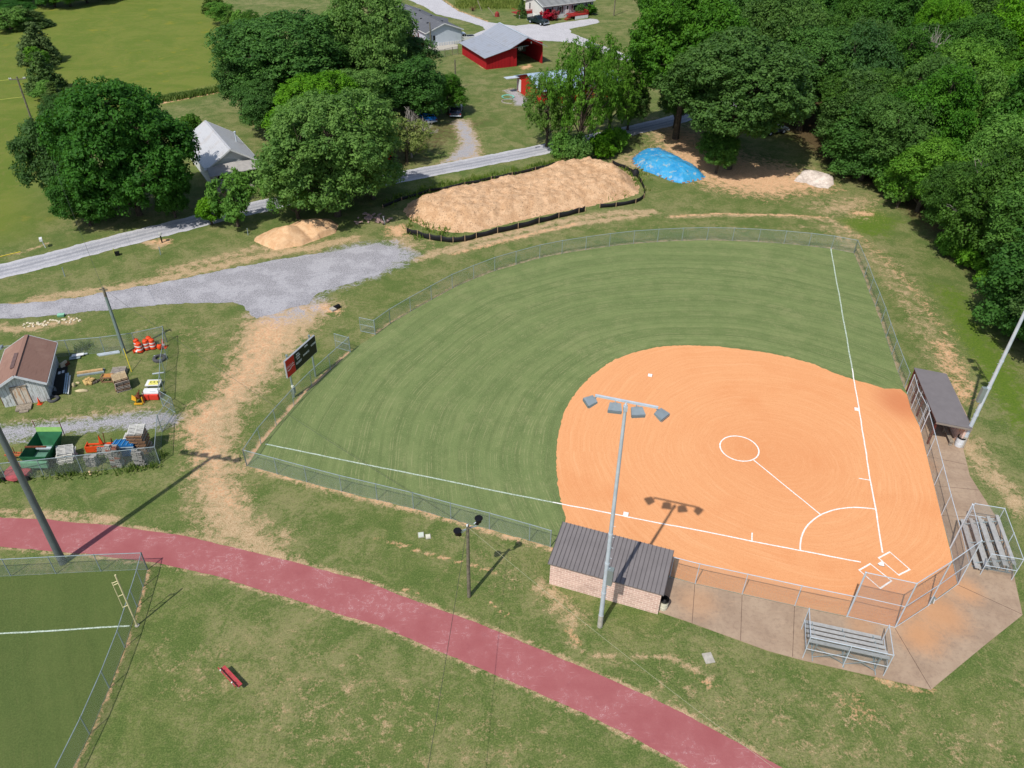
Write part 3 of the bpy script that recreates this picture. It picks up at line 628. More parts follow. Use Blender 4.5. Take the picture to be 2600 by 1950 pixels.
def floodlight(yaw, s=1.):
    """housing hangs outward and down; returns mesh object"""
    d = Vector((math.cos(yaw), math.sin(yaw), 0)); sd = Vector((-d.y, d.x, 0)); ax = (d*.93+Vector((0, 0, -.22))).normalized(); up = sd.cross(ax)*-1
    if up.z < 0: up = -up
    m = MB(); o = d*.10*s+Vector((0, 0, -.10)); W_ = .36*s; L_ = .52*s; H_ = .12*s
    pts = [(-.42,0),(.42,0),(.5,1),(-.5,1)]
    A = o+up*H_*.2; back = [A-sd*W_*.8, A+sd*W_*.8]; fr = [A+ax*L_-sd*W_, A+ax*L_+sd*W_]
    m.add([back[0], back[1], fr[1], fr[0], back[0]-up*H_, back[1]-up*H_, fr[1]-up*H_*1.5, fr[0]-up*H_*1.5], [(0,1,2,3),(4,7,6,5),(0,4,5,1),(1,5,6,2),(2,6,7,3),(3,7,4,0)])
    h = m.build('floodlight', HEAD); 
    g = MB().add([fr[0]*.94+A*.06-up*.02, fr[1]*.94+A*.06-up*.02, (fr[1]-up*H_*1.5)*.97+A*.03, (fr[0]-up*H_*1.5)*.97+A*.03], [(0,1,2,3)])
    g2_ = MB().add([Vector(p)+ax*.05 for p in g.v]+[Vector(p)+ax*.07 for p in g.v], [(0,1,2,3),(4,7,6,5),(0,4,5,1),(1,5,6,2),(2,6,7,3),(3,7,4,0)]).build('lens', LENS, h)
    MB().bar((0,0,.06), tuple(o), .05).bar(tuple(o-sd*.12), tuple(o+sd*.12), .05).build('bracket', HEAD, h)
    return h
tb = g2(1523,1590)
top1 = G(1588,1020,18.1); ln1 = (float(top1[0])-tb[0], float(top1[1])-tb[1])
ln1 = (ln1[0], 0.)
A1, B1 = g2(1512,1000,18.1), g2(1672,1031,18.1); 
pole('light_pole', 'tall galvanised light pole with four floodlights standing beside the brick dugout', (1523,1590), 18.1, .15, .085,
     ((A1[0]-tb[0]-ln1[0], A1[1]-tb[1]-ln1[1]), (B1[0]-tb[0]-ln1[0], B1[1]-tb[1]-ln1[1])),
     [(.03, math.radians(200)), (.33, math.radians(262)), (.66, math.radians(276)), (.97, math.radians(318))], (-.8, .3), lean=ln1, boxz=5.0)
pole('light_pole', 'huge dark grey light pole at lower left whose top is out of the picture', (160,1429), 18.2, .26, .15, ((-2.35, .36), (2.35, -.38)),
     [(f, math.radians(80+i*8)) for i, f in enumerate((0, .19, .38, .62, .81, 1))], (-.8, .3), sleeve=False, hs=.95, mat=pm('grey_steel_shaft', (118,126,128), .08, 2, .55, .3))
pole('light_pole', 'silver light pole with a box on its side behind the open dugout at right', (2440,1134), 18.2, .17, .1, ((.35, 1.9), (-.1, -1.9)),
     [(f, math.radians(170+i*8)) for i, f in enumerate((.02, .34, .67, .98))], (.9, -.1), boxz=5.4)
# small wooden flood pole
b = g2(1191,1515); t = thing('wooden_light_pole', 'short wooden pole with two black floodlights beside the red track', 'light pole', (*b, 0))
MB().path([(0,0,0),(0,0,3.5),(.03,.0,6.9)], [.13,.115,.095], 10).build('pole', POLEW, t, True)
MB().bar((-.55,-.1,6.35),(.6,.25,6.55),.05).bar((-.3,0,6.2),(.3,.1,6.7),.03).build('crossarm', GALVD, t)
for dx, dy, z, yw in ((-.6,-.15,6.35,3.6),(.68,.45,6.85,.6)):
    h = thing('floodlight', None, None, (dx,dy,z), yw); h.parent = t
    MB().lathe([(0,-.2),(.16,-.18),(.2,0),(.26,.12),(.26,.16),(0,.16)], 14).build('housing', BLACK, h, True); MB().box((-.14,0,-.22),(.18,.2,.2)).build('ballast', BLACK, h)
    MB().tube((-.2,0,-.1),(-.35,0,-.15),.03).build('bracket', GALV, h)
MB().lathe([(0,.1),(.06,.08),(.06,-.05)],10,(0,-.1,6.9)).build('pole_cap', WHITE, t, True)
# utility pole in the yard
b = g2(317.6,898); t = thing('utility_pole', 'grey utility pole rising from the storage yard behind the pallets', 'utility pole', (*b, 0))
MB().path([(0,0,0),(0,0,6.2)], [.17,.12], 12).build('pole', pm('green_grey_pole', (128,146,138), .12, 3, .6), t, True)
MB().path([(0,0,6.2),(0,0,7.1)], [.13,.11], 10).build('pole_top', POLEW, t, True)
MB().box((0,0,6.9),(.7,.1,.1)).build('crossarm', POLEW, t)
c = g2(334,944); a = (0.02,-.05,5.6); e = (c[0]-b[0], c[1]-b[1], .0)
MB().tube(a, e, .008, n=5).build('guy_wire', GALVD, t)
p2 = [a[i]+(e[i]-a[i])*.66 for i in range(3)]; MB().tube(p2, e, .035, n=6).build('guy_guard', pm('yellow_plastic', (222,200,50), .06, 3, .5), t, True)
# second utility pole beyond the meadow trees
def upole(label, px, h, arm=True, ang=0.3):
    b = g2(*px); t = thing('utility_pole', label, 'utility pole', (*b, 0), ang); MB().path([(0,0,0),(0,0,h)], [.16,.11], 8).build('pole', POLEW, t, True)
    if arm:
        m = MB().box((0,0,h-.35),(2.2,.12,.12)); m.build('crossarm', POLEW, t); m = MB()
        for x in (-1,-.8,.8,1): m.lathe([(.06,0),(.07,.1),(.03,.2)], 8, (x,0,h-.28))
        m.build('insulator', WHITE, t, True)
    return b
def wire_obj(label, A, B, sag, r=.012, m=None, cat='cable', name='overhead_wire'):
    A, B = Vector(A), Vector(B); n = 24; pts = []
    for i in range(n+1): s = i/n; p = A+(B-A)*s-Vector((0,0,sag*4*s*(1-s))); pts.append(tuple(p-A))
    o = MB().path(pts, [r]*(n+1), 4).build(name, m or pm('black_cable', (70,74,66), .1, 3, .6), None, True); o.location = A; tag(o, label, cat); return o
ub = g2(317.6,898); wb = g2(1191,1515)
wire_obj('thin overhead wire crossing the outfield from the yard pole to the wooden light pole', (*ub, 7.0), (wb[0], wb[1], 6.7), .55)
far = upole('utility pole with white insulators rising behind the dark trees at far left', (104,372), 10.)
q = G(150,440,9.0); wire_obj('overhead wire running up left from the yard utility pole', (*ub, 7.0), (float(q[0])-4, float(q[1])+6, 8.6), .5)
wire_obj('upper yellowish wire at far left of the meadow pole', (far[0]-.8, far[1], 9.6), (far[0]-40, far[1]-9, 9.4), .6, .03, pm('straw_wire', (190,190,90), .05))
wire_obj('lower yellowish wire at far left of the meadow pole', (far[0]-.2, far[1], 7.2), (far[0]-40, far[1]-11, 6.6), .6, .025, pm('straw_wire', (190,190,90), .05))
wire_obj('overhead wire from the wooden light pole toward the bottom edge of the picture', (*wb, 6.75), (wb[0]-1.6, wb[1]-26, 7.4), .3)
q = G(1990,1968,5.4); wire_obj('pale overhead wire from the wooden light pole toward the lower right', (*wb, 6.7), (float(q[0]), float(q[1]), 5.4), .35, .009, pm('pale_cable', (170,170,140), .05))
# foul pole
b = g2(348.5,1588.5); t = thing('foul_pole', 'yellow foul pole with a side frame at the lower left field', 'foul pole', (*b, 0)); YEL = pm('pale_yellow_paint', (226,214,168), .06, 3, .5)
MB().path([(0,0,0),(0,0,4.9)], [.055,.05], 10).build('pole', YEL, t, True)
m = MB(); sx = -.36; sy = -.05
m.tube((sx,sy,1.85),(sx,sy,4.25),.028,n=6)
for z in (1.95,3.0,4.05,4.25): m.tube((0,0,z+.12),(sx,sy,z-.06),.026,n=6)
m.build('side_frame', YEL, t, True); MB().tube((0,0,0),(0,0,.05),.14,n=10).build('footing', CONC, t, True)
# ================================================================== DUGOUTS
def brick_mat():
    t = NT('tan_brick'); sp = t.n('ShaderNodeSeparateXYZ'); t.l(t.co(), sp.inputs[0]); v = t.n('ShaderNodeCombineXYZ')
    t.l(t.math('ADD', sp.outputs[0], sp.outputs[1]), v.inputs[0]); t.l(sp.outputs[2], v.inputs[1])
    b = t.n('ShaderNodeTexBrick'); t.l(v.outputs[0], b.inputs['Vector']); b.inputs['Scale'].default_value = 1
    b.inputs['Brick Width'].default_value = .42; b.inputs['Row Height'].default_value = .2; b.inputs['Mortar Size'].default_value = .014
    b.inputs['Color1'].default_value = srgb(214,180,166,.98); b.inputs['Color2'].default_value = srgb(194,160,148,.98); b.inputs['Mortar'].default_value = srgb(238,220,206,.98)
    b.inputs['Bias'].default_value = -.1
    c = t.mix(t.math('MULTIPLY', t.mp(t.noise(1.5, 5, .7), .5, .7), .35), b.outputs['Color'], srgb(206,178,160,.8)); c = t.mix(t.math('MULTIPLY', t.mp(t.noise(.7, 3), .5, .7), .25), c, srgb(150,116,104,.8))
    t.bump(b.outputs['Fac'], -.3, .01); return t.fin(c, .9, 0, .2)
BRICK = brick_mat(); ROOFD = pm('dark_roof_metal', (130, 124, 124), .07, 1.2, .6, .1, k=.86); RED_D = pm('dark_red_stain', (104,48,40), .2, 3, .8)
def frame_of(a, b):
    a, b = np.array(a), np.array(b); d = b-a; L = float(np.hypot(*d)); return a, L, math.atan2(d[1], d[0])
# near dugout: rear wall towards the camera, open to the field
a, L, rz = frame_of(g2(*(1380+85/5.924, 1320+960/5.924)), g2(*(1380+1715/5.924, 1320+1420/5.924)))
t = thing('dugout', 'brick dugout with a ribbed dark roof between the red track and the infield', 'dugout', (*a, 0), rz); D_ = 3.35
MB().box((L/2, .1, 1.03), (L, .2, 2.06)).build('rear_wall', BRICK, t)
for x in (.1, L-.1): MB().box((x, 1.3, 1.1), (.2, 2.2, 2.2)).build('side_wall', BRICK, t)
rf = MB(); ex = Vector((1,0,0)); rz_ = (2.55-2.1)/(D_+.15); 
rf.extr([(-.15, 2.10), (D_, 2.55), (D_, 2.63), (-.15, 2.18)], (-.16,0,0), (0,1,0), (0,0,1), (L+.32,0,0)); roof = rf.build('roof', ROOFD, t)
m = MB(); nr = 27
for i in range(nr+1):
    x = -.14+(L+.28)*i/nr; m.bar((x,-.16,2.205),(x,D_+.01,2.66),.035,.04)
m.build('roof_rib', pm('roof_rib_metal', (100,95,96), .1, 2, .5, .1), roof)
m = MB()
for x in np.linspace(.08, L-.08, 5): m.tube((x,D_-.25,0),(x,D_-.25,2.5),.045,n=8)
m.build('front_post', GALVD, t, True); MB().bar((.2,.75,.45),(L-.2,.75,.45),.4,.06).build('bench', WOODG, t)
MB().prism([(.0,.2),(L,.2),(L,D_),(0,D_)], .0, .04).build('floor_slab', CONC, t)
# far dugout (right): long side faces the infield
a = np.array(g2(*(2280+620/6.381, 920+970/6.381), 2.45)); b = np.array(g2(*(2280+255/6.381, 920+95/6.381), 2.45)); a, L, rz = frame_of(a, b)
t = thing('dugout', 'open dugout with a smooth dark sloping roof and dark red timber at right', 'dugout', (*a, 0), rz); D_ = 2.85
MB().extr([(0,2.45),(-D_,2.15),(-D_,2.23),(0,2.53)], (0,0,0), (0,1,0), (0,0,1), (L,0,0)).build('roof', pm('grey_roof_felt', (128,122,123), .06, 1.5, .85), t)
MB().box((L/2,-D_+.25,1.0),(L-.5,.2,2.0)).build('rear_wall', BRICK, t)
MB().box((L-.3,-D_/2,1.05),(.2,D_-.5,2.1)).build('side_wall', BRICK, t)
m = MB()
for x in np.linspace(.15, L-.15, 5): m.box((x,-.12,1.2),(.14,.14,2.4))
m.bar((.05,-.12,2.36),(L-.05,-.12,2.36),.14,.16); m.build('timber_frame', RED_D, t)
m = MB()
for x in np.linspace(.08, L-.08, 9): m.bar((x,-.05,2.38),(x,-D_+.05,2.09),.05,.12)
m.build('rafter', RED_D, t); MB().bar((-.05,0,2.40),(-.05,-D_,2.10),.05,.14).build('end_fascia', pm('pale_trim', (150,140,130), .1), t)
bn = MB().bar((.1,-D_+.95,.48),(L-.6,-D_+.95,.48),.3,.05)
for x in (.25, 2, 4, L-1): bn.box((x,-D_+.95,.23),(.08,.25,.45))
bn.build('bench', WOODG, t)
bp = g2(2310,1035)
# taller dugout front screen
fence('dugout_screen', 'tall wire screen with pipe frame standing in front of the open dugout', [V('E',370,1130),V('E',340,1010),V('E',265,790),V('E',190,600),V('E',150,470)], 2.3, mat=GALV, mid=1.1)
# trash barrels
def barrel(label, xy, body, liner, s=1.):
    t = thing('trash_barrel', label, 'trash barrel', (*xy, .035)); t.scale = (s, s, s)
    MB().lathe([(0,0),(.29,0),(.3,.04),(.3,.3),(.31,.31),(.3,.32),(.3,.58),(.31,.59),(.3,.6),(.3,.88),(.28,.88),(.28,.3),(0,.3)], 24).build('barrel', body, t, True)
    MB().lathe([(.315,.78),(.32,.9),(.3,.92),(.27,.86),(.22,.55),(0,.45)], 24).build('bin_liner', liner, t, True)
barrel('white trash barrel with black liner at the corner of the open dugout', V('E',975,1350), pm('white_barrel', (226,228,232), .08, 3, .5), BLACK, 1.08)
barrel('cream trash barrel against the end of the brick dugout', V('H',1792,1325), pm('cream_barrel', (228,222,200), .08, 3, .6), BLACK)
# ================================================================== BLEACHERS
ALU = pm('aluminium_plank', (184,183,180), .12, 4, .5, .15, k=.86)
def bleacher(name, label, fl, fr, bl, br, xo):
    """fl,fr front corners of guard, bl,br back corners"""
    fl, fr, bl, br = map(np.array, (fl, fr, bl, br)); e = (fr-fl+br-bl)/2; L = float(np.hypot(*e)); e = e/L; dv = (bl-fl+br-fr)/2; Dp = float(np.hypot(*dv)); rz = math.atan2(e[1], e[0])
    sgn = 1 if (e[0]*dv[1]-e[1]*dv[0]) > 0 else -1
    t = thing(name, label, 'bleachers', (*fl, .035), rz); X = lambda x, y, z: (x, sgn*y, z); N = 5; d = (Dp+.55)/N; y0 = -.45
    x0, x1 = .12+xo[0], L-.12+xo[1]; dz = .24; z0 = .42
    for i in range(N):
        z = z0+i*dz; y = y0+i*d
        m = MB().box(X((x0+x1)/2, y+.13, z), (x1-x0, .24, .045)); m.build('seat', ALU, t)
        if i:
            m = MB().box(X((x0+x1)/2, y-.12, z-dz-.12), (x1-x0-.1, .15, .035)); m.build('footboard', ALU, t)
    m = MB(); 
    for x in (x0+.5, (x0+x1)/2, x1-.5):
        m.bar(X(x, y0, z0-.05), X(x, y0+(N-1)*d+.3, z0+(N-1)*dz-.05), .05, .07).bar(X(x, y0, .04), X(x, y0+N*d, .04), .05, .05)
        for i in range(N): y = y0+i*d+.15; m.bar(X(x,y,.04), X(x,y,z0+i*dz-.02), .045, .045)
    m.build('support_frame', GALVD, t)
    m = MB(); xs = [x0+.5, (x0+x1)/2, x1-.5]; yb = y0+(N-1)*d+.3
    for u, v in zip(xs, xs[1:]): m.bar(X(u,yb,.1), X(v,yb,1.15), .035).bar(X(u,yb,1.15), X(v,yb,.1), .035)
    m.build('cross_brace', GALVD, t)
    H = 2.1; m = MB(); P = [X(0,0,0), X(0,Dp,0), X(L,Dp,0), X(L,0,0), X(L/2,Dp,0)]
    for p in P: link('guard_post', postmesh(H, .028, GALV), t, p)
    C = [X(0,0,0), X(0,Dp,0), X(L,Dp,0), X(L,0,0)]
    for p, q in zip(C, C[1:]): m.tube((*p[:2], H), (*q[:2], H), .026, n=6).tube((*p[:2], .95), (*q[:2], .95), .022, n=6)
    m.build('guard_rail', GALV, t, True); chain('guard_mesh', [c[:2] for c in C], .5, H, CHAIN, t)
bleacher('bleachers', 'five row aluminium bleachers in front of the tall backstop near the bottom', V('F',80,930), V('F',1200,1175), V('F',120,1340), V('F',1225,1585), (-.05, .15))
bleacher('bleachers', 'five row aluminium bleachers cut by the right edge of the picture', V('G',455,535), V('G',740,1390), V('G',970,635), V('G',1250,1500), (-.1, .0))
# small box on backstop corner
t = thing('power_box', 'small grey box low on the outside of the backstop', 'power box', (*g2(1950+1405/3.4,1462+235/3.4), .03), .6)
MB().box((0,0,.3),(.3,.2,.45)).build('box', pm('grey_box_metal', (150,162,160)), t); MB().bar((0,-.1,.5),(0,-.16,.08),.05).build('conduit', WHITE, t)
# ================================================================== SCOREBOARD
a = V('D',475,1480); b = V('D',925,1050); d = np.array(b)-np.array(a); Lp = float(np.hypot(*d)); rz = math.atan2(d[1], d[0])
t = thing('scoreboard', 'black and red scoreboard on two posts behind the left outfield fence', 'scoreboard', (*a, 0), rz)
PG = pm('pale_green_post', (160,176,176), .06, 3, .4, .4)
for x in (0, Lp): MB().tube((x,0,0),(x,0,4.45),.08,n=10).lathe([(.1,4.43),(.1,4.5),(0,4.52)],8,(x,0,0)).build('post', PG, t, True)
WL, WR, zb, zt = -.62, Lp+.50, 2.52, 4.28; cw = WR-WL
MB().box(((WL+WR)/2,-.16,(zb+zt)/2),(cw,.16,zt-zb)).build('cabinet', pm('grey_cabinet', (178,182,186), .05, 2, .5, .2), t)
xr = WL+cw*.27
MB().box(((xr+WR)/2-.02,-.246,(zb+zt)/2),(WR-xr-.07,.012,zt-zb-.08)).build('score_panel', pm('black_score_panel', (20,24,28), .08, 2, .4), t)
red = MB().box(((WL+xr)/2+.02,-.246,(zb+zt)/2),(xr-WL-.06,.012,zt-zb-.08)).build('red_panel', pm('bright_red_panel', (214,22,32), .05, 2, .35), t)
def text(s, size, loc, m, parent, rot=(math.pi/2,0,0), name='lettering', ext=.004, ax='CENTER'):
    cu = bpy.data.curves.new('txt', 'FONT'); cu.body = s; cu.size = size; cu.extrude = ext; cu.align_x = ax; cu.align_y = 'CENTER'; cu.offset = size*.02
    o = bpy.data.objects.new('txt', cu); me = bpy.data.meshes.new_from_object(o); bpy.data.objects.remove(o); bpy.data.curves.remove(cu)
    me.materials.clear(); me.materials.append(m); q = link(name, me, parent, loc); q.rotation_euler = rot; return q
LW = pm('white_lettering', (238,240,242), .03, 2, .5, k=.85)
sp = xr-WL; X_ = lambda f: xr+(WR-xr)*f; Z_ = lambda f: zb+(zt-zb)*f
for i, s in enumerate(('BALL','STRIKE','OUT')): text(s, .20, (X_(.17), -.262, Z_(.84-.13*i)), LW, t)
text('TIME', .24, (X_(.55), -.262, Z_(.86)), LW, t); text('INNING', .25, (X_(.52), -.262, Z_(.47)), LW, t); text('GUEST', .27, (X_(.17), -.262, Z_(.36)), LW, t); text('HOME', .25, (X_(.87), -.262, Z_(.62)), LW, t)
# flowing script on the red panel
def script(parent, x0, z0, s, y):
    def cv(pts, w):
        m = MB()
        for p, q in zip(pts, pts[1:]): m.bar((x0+p[0]*s, y, z0+p[1]*s), (x0+q[0]*s, y, z0+q[1]*s), w*s, .004, up=(0,1,0))
        return m
    def arc_(cx, cz, rx, rz_, a0, a1, n=14): return [(cx+rx*math.cos(math.radians(a0+(a1-a0)*i/n)), cz+rz_*math.sin(math.radians(a0+(a1-a0)*i/n))) for i in range(n+1)]
    M = MB()
    def put(mb): M.add(mb.v, mb.f)
    put(cv([(1.0,.95)]+arc_(.55,.5,.42,.55,50,320)+[(1.3,.35)], .16)); put(cv(arc_(.5,-.02,.5,.14,180,320), .09))
    put(cv(arc_(1.5,.38,.2,.24,60,420), .14)); put(cv(arc_(2.05,.38,.22,.24,50,310)+[(2.4,.3)], .14)); put(cv(arc_(2.6,.38,.2,.24,20,380)+[(2.82,.15),(3.0,.25)], .14))
    put(cv([(3.0,.4),(3.3,.43)], .12)); put(cv([(4.1,1.1)]+arc_(3.85,.62,.38,.55,60,320)+[(4.4,.5)], .16)); put(cv(arc_(4.55,.5,.2,.24,60,420), .14))
    put(cv([(4.75,.5),(5.0,.8)]+arc_(5.05,1.1,.1,.25,-20,200,8)+[(4.95,.3),(5.15,.3)], .13)); put(cv(arc_(5.4,.5,.2,.24,20,380)+[(5.62,.25),(5.9,.45)], .14)); put(cv([(.9,.95),(2.2,1.25),(3.4,1.0),(4.1,1.1)], .06))
    M.build('script_emblem', LW, parent)
    put2 = cv([(.0,-1.0),(.9,-1.3),(2.0,-1.25),(3.2,-.8),(4.4,-.55),(5.9,-.75)], .3); put2.add(*[(lambda q: (q.v, q.f))(cv([(.0,-1.3),(1.0,-1.72),(2.2,-1.6),(3.4,-1.1)], .12))][0]); put2.build('white_wave', LW, parent)
script(red, WL+.10, Z_(.52), (sp-.18)/6.0, -.258)
MB().lathe([(0,.1),(.12,.1),(.14,0),(.12,-.1),(0,-.1)], 12, (-.08,-.1,1.25)).build('meter', pm('cream_meter', (220,224,210)), t, True); MB().box((0,-.12,.75),(.22,.16,.5)).build('power_box', PG, t)
# ================================================================== BUILDINGS
def roof_mat(name, c1, c2, freq, axis=0, metal=.3, rust=None, rough=.5, k=.8, amt=.5):
    t = NT(name); sp = t.n('ShaderNodeSeparateXYZ'); t.l(t.co(), sp.inputs[0]); w = t.math('SINE', t.math('MULTIPLY', sp.outputs[axis], 2*math.pi*freq))
    n1 = t.noise(.6, 5, .65); v = t.scalevec(*( (.3,4,4) if axis == 0 else (4,.3,4))); n2 = t.noise(1.5, 5, .75, vec=v)
    c = t.mix(t.math('MULTIPLY', t.mp(w, .2, .95), amt), srgb(*c1, k=k), srgb(*c2, k=k)); c = t.mix(t.math('MULTIPLY', t.mp(n2, .52, .72), .5), c, srgb(*c2, k=k*.8))
    if rust: c = t.mix(t.math('MULTIPLY', t.mp(n1, .5, .7), .6), c, srgb(*rust, k=k))
    t.bump(w, .25, .03); return t.fin(c, rough, metal, .3)
def siding_mat(name, c1, c2, freq=4.5, vert=False):
    t = NT(name); sp = t.n('ShaderNodeSeparateXYZ'); t.l(t.co(), sp.inputs[0])
    src = t.math('ADD', sp.outputs[0], sp.outputs[1]) if vert else sp.outputs[2]
    w = t.math('FRACT', t.math('MULTIPLY', src, freq)); n = t.noise(1.2, 5, .7)
    c = t.mix(t.math('MULTIPLY', t.mp(w, .86, .95), .6), srgb(*c1, k=.8), srgb(*c2, k=.7)); c = t.mix(t.math('MULTIPLY', t.mp(n, .5, .72), .4), c, srgb(*c2, k=.8)); t.bump(w, .3, .02)
    return t.fin(c, .8, 0, .2)
def house(name, label, cat, o, rz, W_, Ln, wh, rh, wall, roof, over=.3, trim=WHITE, wins=(), side=0, found=None, eave=None):
    """gable end along local x (width W_), ridge along local y"""
    t = thing(name, label, cat, (*o, 0), rz); m = MB()
    m.extr([(0,0),(W_,0),(W_,wh),(W_/2,wh+rh),(0,wh)], (0,0,0), (1,0,0), (0,0,1), (0,Ln,0)); m.build('wall', wall, t)
    k = rh/(W_/2); th = .1; e = over; rf = MB()
    for s in (0, 1):
        fx = (lambda x: x) if s == 0 else (lambda x: W_-x)
        rf.extr([(fx(-e), wh-k*e+.03), (fx(W_/2), wh+rh+.03), (fx(W_/2), wh+rh+.03+th), (fx(-e), wh-k*e+.03+th)], (0,-e,0), (1,0,0), (0,0,1), (0,Ln+2*e,0))
    r = rf.build('roof', roof, t); m = MB()
    for y in (-e-.03, Ln+e+.03):
        m.bar((-e,y,wh-k*e+.04),(W_/2,y,wh+rh+.04),.05,.2).bar((W_+e,y,wh-k*e+.04),(W_/2,y,wh+rh+.04),.05,.2)
    for x in (-e-.03, W_+e+.03): m.bar((x,-e,wh-k*e+.02),(x,Ln+e,wh-k*e+.02),.05,.14)
    m.build('trim', trim, t); MB().bar((W_/2,-e,wh+rh+.12),(W_/2,Ln+e,wh+rh+.12),.3,.05).build('ridge_cap', trim if found == 'cap' else roof, r)
    for (face, u, z, w, h, kind) in wins:
        th2 = .06
        if face == 'F': c = (u,-th2/2,z); dm = (w,th2,h); dm2 = (w-.14,th2+.03,h-.14)
        elif face == 'B': c = (u,Ln+th2/2,z); dm = (w,th2,h); dm2 = (w-.14,th2+.03,h-.14)
        elif face == 'R': c = (W_+th2/2,u,z); dm = (th2,w,h); dm2 = (th2+.03,w-.14,h-.14)
        else: c = (-th2/2,u,z); dm = (th2,w,h); dm2 = (th2+.03,w-.14,h-.14)
        if kind == 'shut':
            for s in (-1, 1):
                cc_ = (c[0]+s*(w/2+.22), c[1], c[2]) if face in 'FB' else (c[0], c[1]+s*(w/2+.22), c[2])
                MB().box(cc_, (.38,.05,h) if face in 'FB' else (.05,.38,h)).build('shutter', pm('maroon_shutter', (88,38,44), .1), t)
        f = MB().box(c, dm).build('door' if kind == 'door' else 'window', WHITE if kind != 'dark' else BLACK, t)
        MB().box(c, dm2).build('pane' if kind != 'door' else 'door_panel', GLASS if kind != 'door' else pm('pale_door', (206,204,196)), f)
    return t, r
# -- brown roofed shed in the yard
A_ = V('A',95,1345); B_ = V('A',880,1220); a, L, rz = frame_of(A_, B_)
whsd = pm('flaking_white_boards', (206,208,204), .3, 2.2, .85, fine=9)
def plank_mat(name, c1, c2, c3, freq=3.2):
    t = NT(name); sp = t.n('ShaderNodeSeparateXYZ'); t.l(t.co(), sp.inputs[0]); src = t.math('ADD', sp.outputs[0], sp.outputs[1]); w = t.math('FRACT', t.math('MULTIPLY', src, freq))
    v = t.scalevec(3.5, 3.5, .6); n = t.noise(1.6, 6, .8, vec=v); c = t.mix(t.mp(n, .47, .62), srgb(*c1, k=.8), srgb(*c2, k=.8)); c = t.mix(t.math('MULTIPLY', t.mp(n, .62, .74), .6), c, srgb(*c3, k=.8))
    c = t.mix(t.math('MULTIPLY', t.mp(w, .9, .97), .8), c, srgb(60,58,54,.6)); t.bump(n, .2, .02); return t.fin(c, .9)
SHEDW = plank_mat('flaking_white_planks', (214,218,218), (158,158,152), (110,104,96))
BRN = roof_mat('brown_shingle_roof', (152,118,104), (122,90,78), 5.2, 1, 0., (166,134,118), .9, .86, .5)
t, r = house('storage_shed', 'white planked shed with a brown shingle roof in the storage yard', 'shed', a, rz, 3.5, 5.7, 2.15, 1.0, SHEDW, BRN, .38, pm('dull_white_trim', (214,218,222), .08))
MB().box((1.55,-.03,.98),(1.15,.06,1.75)).build('door', plank_mat('weathered_door', (216,206,190), (190,150,116), (150,140,128), 1.2), t)
MB().bar((.93,-.07,.1),(.93,-.07,1.95),.08).bar((.9,-.07,1.93),(2.2,-.07,1.93),.08).build('door_frame', WOODG, t)
MB().box((1.55,-.6,.12),(1.2,.8,.12)).box((1.6,-1.1,.05),(.7,.3,.08)).build('step', WOODG, t)
MB().box((1.35,2.2,3.13),(.3,2.3,.16)).build('ridge_vent', pm('brown_metal', (120,96,92)), r)
MB().box((-.03,2.8,.8),(.05,5.6,1.2)).build('side_boards', RED_D, t)
# -- cottage left of centre (white gable roof with porch)
e2 = np.array([-.53,.85]); FR = np.array([-35.0,103.0]); o = FR-np.array([.85,.53])*7.0
WG = roof_mat('white_grey_metal_roof', (214,214,216), (170,172,178), 2.6, 1, .25, (196,188,182), .55, .85, .45)
t, r = house('white_cottage', 'white cottage with a pale ribbed metal roof beside the big dark tree', 'house', o+np.array([.85,.53])*.3, math.atan2(.53,.85), 6.4, 12.2, 2.75, 2.0, siding_mat('white_siding', (226,228,228), (178,180,184)), WG, .4,
             wins=(('F',1.4,1.5,.9,1.2,''),('F',5.2,1.5,.9,1.3,'dark'),('F',3.2,1.1,.9,2.0,'door'),('R',3,1.6,.9,1.2,''),('R',7,1.6,.9,1.2,'')))
MB().extr([(-.5,2.75),(3.2,3.55),(6.9,2.75),(6.9,2.67),(3.2,3.47),(-.5,2.67)], (0,-.02,0), (1,0,0), (0,0,1), (0,-.01,0)).build('gable_edge', WHITE, t)
MB().add([(-.4,-2.2,2.38),(6.8,-2.2,2.38),(6.6,-.4,2.95),(3.2,-.4,3.15),(-.2,-.4,2.95),(-.4,-2.2,2.30),(6.8,-2.2,2.30),(6.6,-.4,2.87),(3.2,-.4,3.05),(-.2,-.4,2.87)],[(0,1,2,3,4),(9,8,7,6,5),(0,5,6,1),(1,6,7,2),(2,7,8,3),(3,8,9,4),(4,9,5,0)]).build('porch_roof', pm('grey_porch_shingle', (176,172,168), .12, 1.5, .9), t)
for x in (.1, 3.2, 6.3): MB().box((x,-1.95,1.3),(.13,.13,2.2)).build('porch_post', WHITE, t)
MB().box((3.2,-1.2,.14),(7.0,2.1,.28)).build('porch_floor', CONC, t); MB().tube((5.7,6.5,3.2),(5.7,6.5,4.6),.09,n=8).lathe([(.16,4.6),(.16,4.72),(0,4.8)],8,(5.7,6.5,0)).build('flue', GALV, r, True)
# -- grey cottage hidden under the trees
t, r = house('grey_cottage', 'low cottage with patched dark grey roof under the pale bare branched tree', 'house', (-24.2,112.8), math.atan2(.53,.85), 6.6, 9.5, 2.2, 1.5, siding_mat('cream_siding', (206,204,194), (160,158,150)), roof_mat('dark_patched_shingles', (122,120,122), (78,76,80), 1.1, 1, 0, (196,196,200), .9, .7, .5), .35, wins=(('R',3,1.3,.9,1.1,''),('F',2,1.3,.9,1.1,'')))
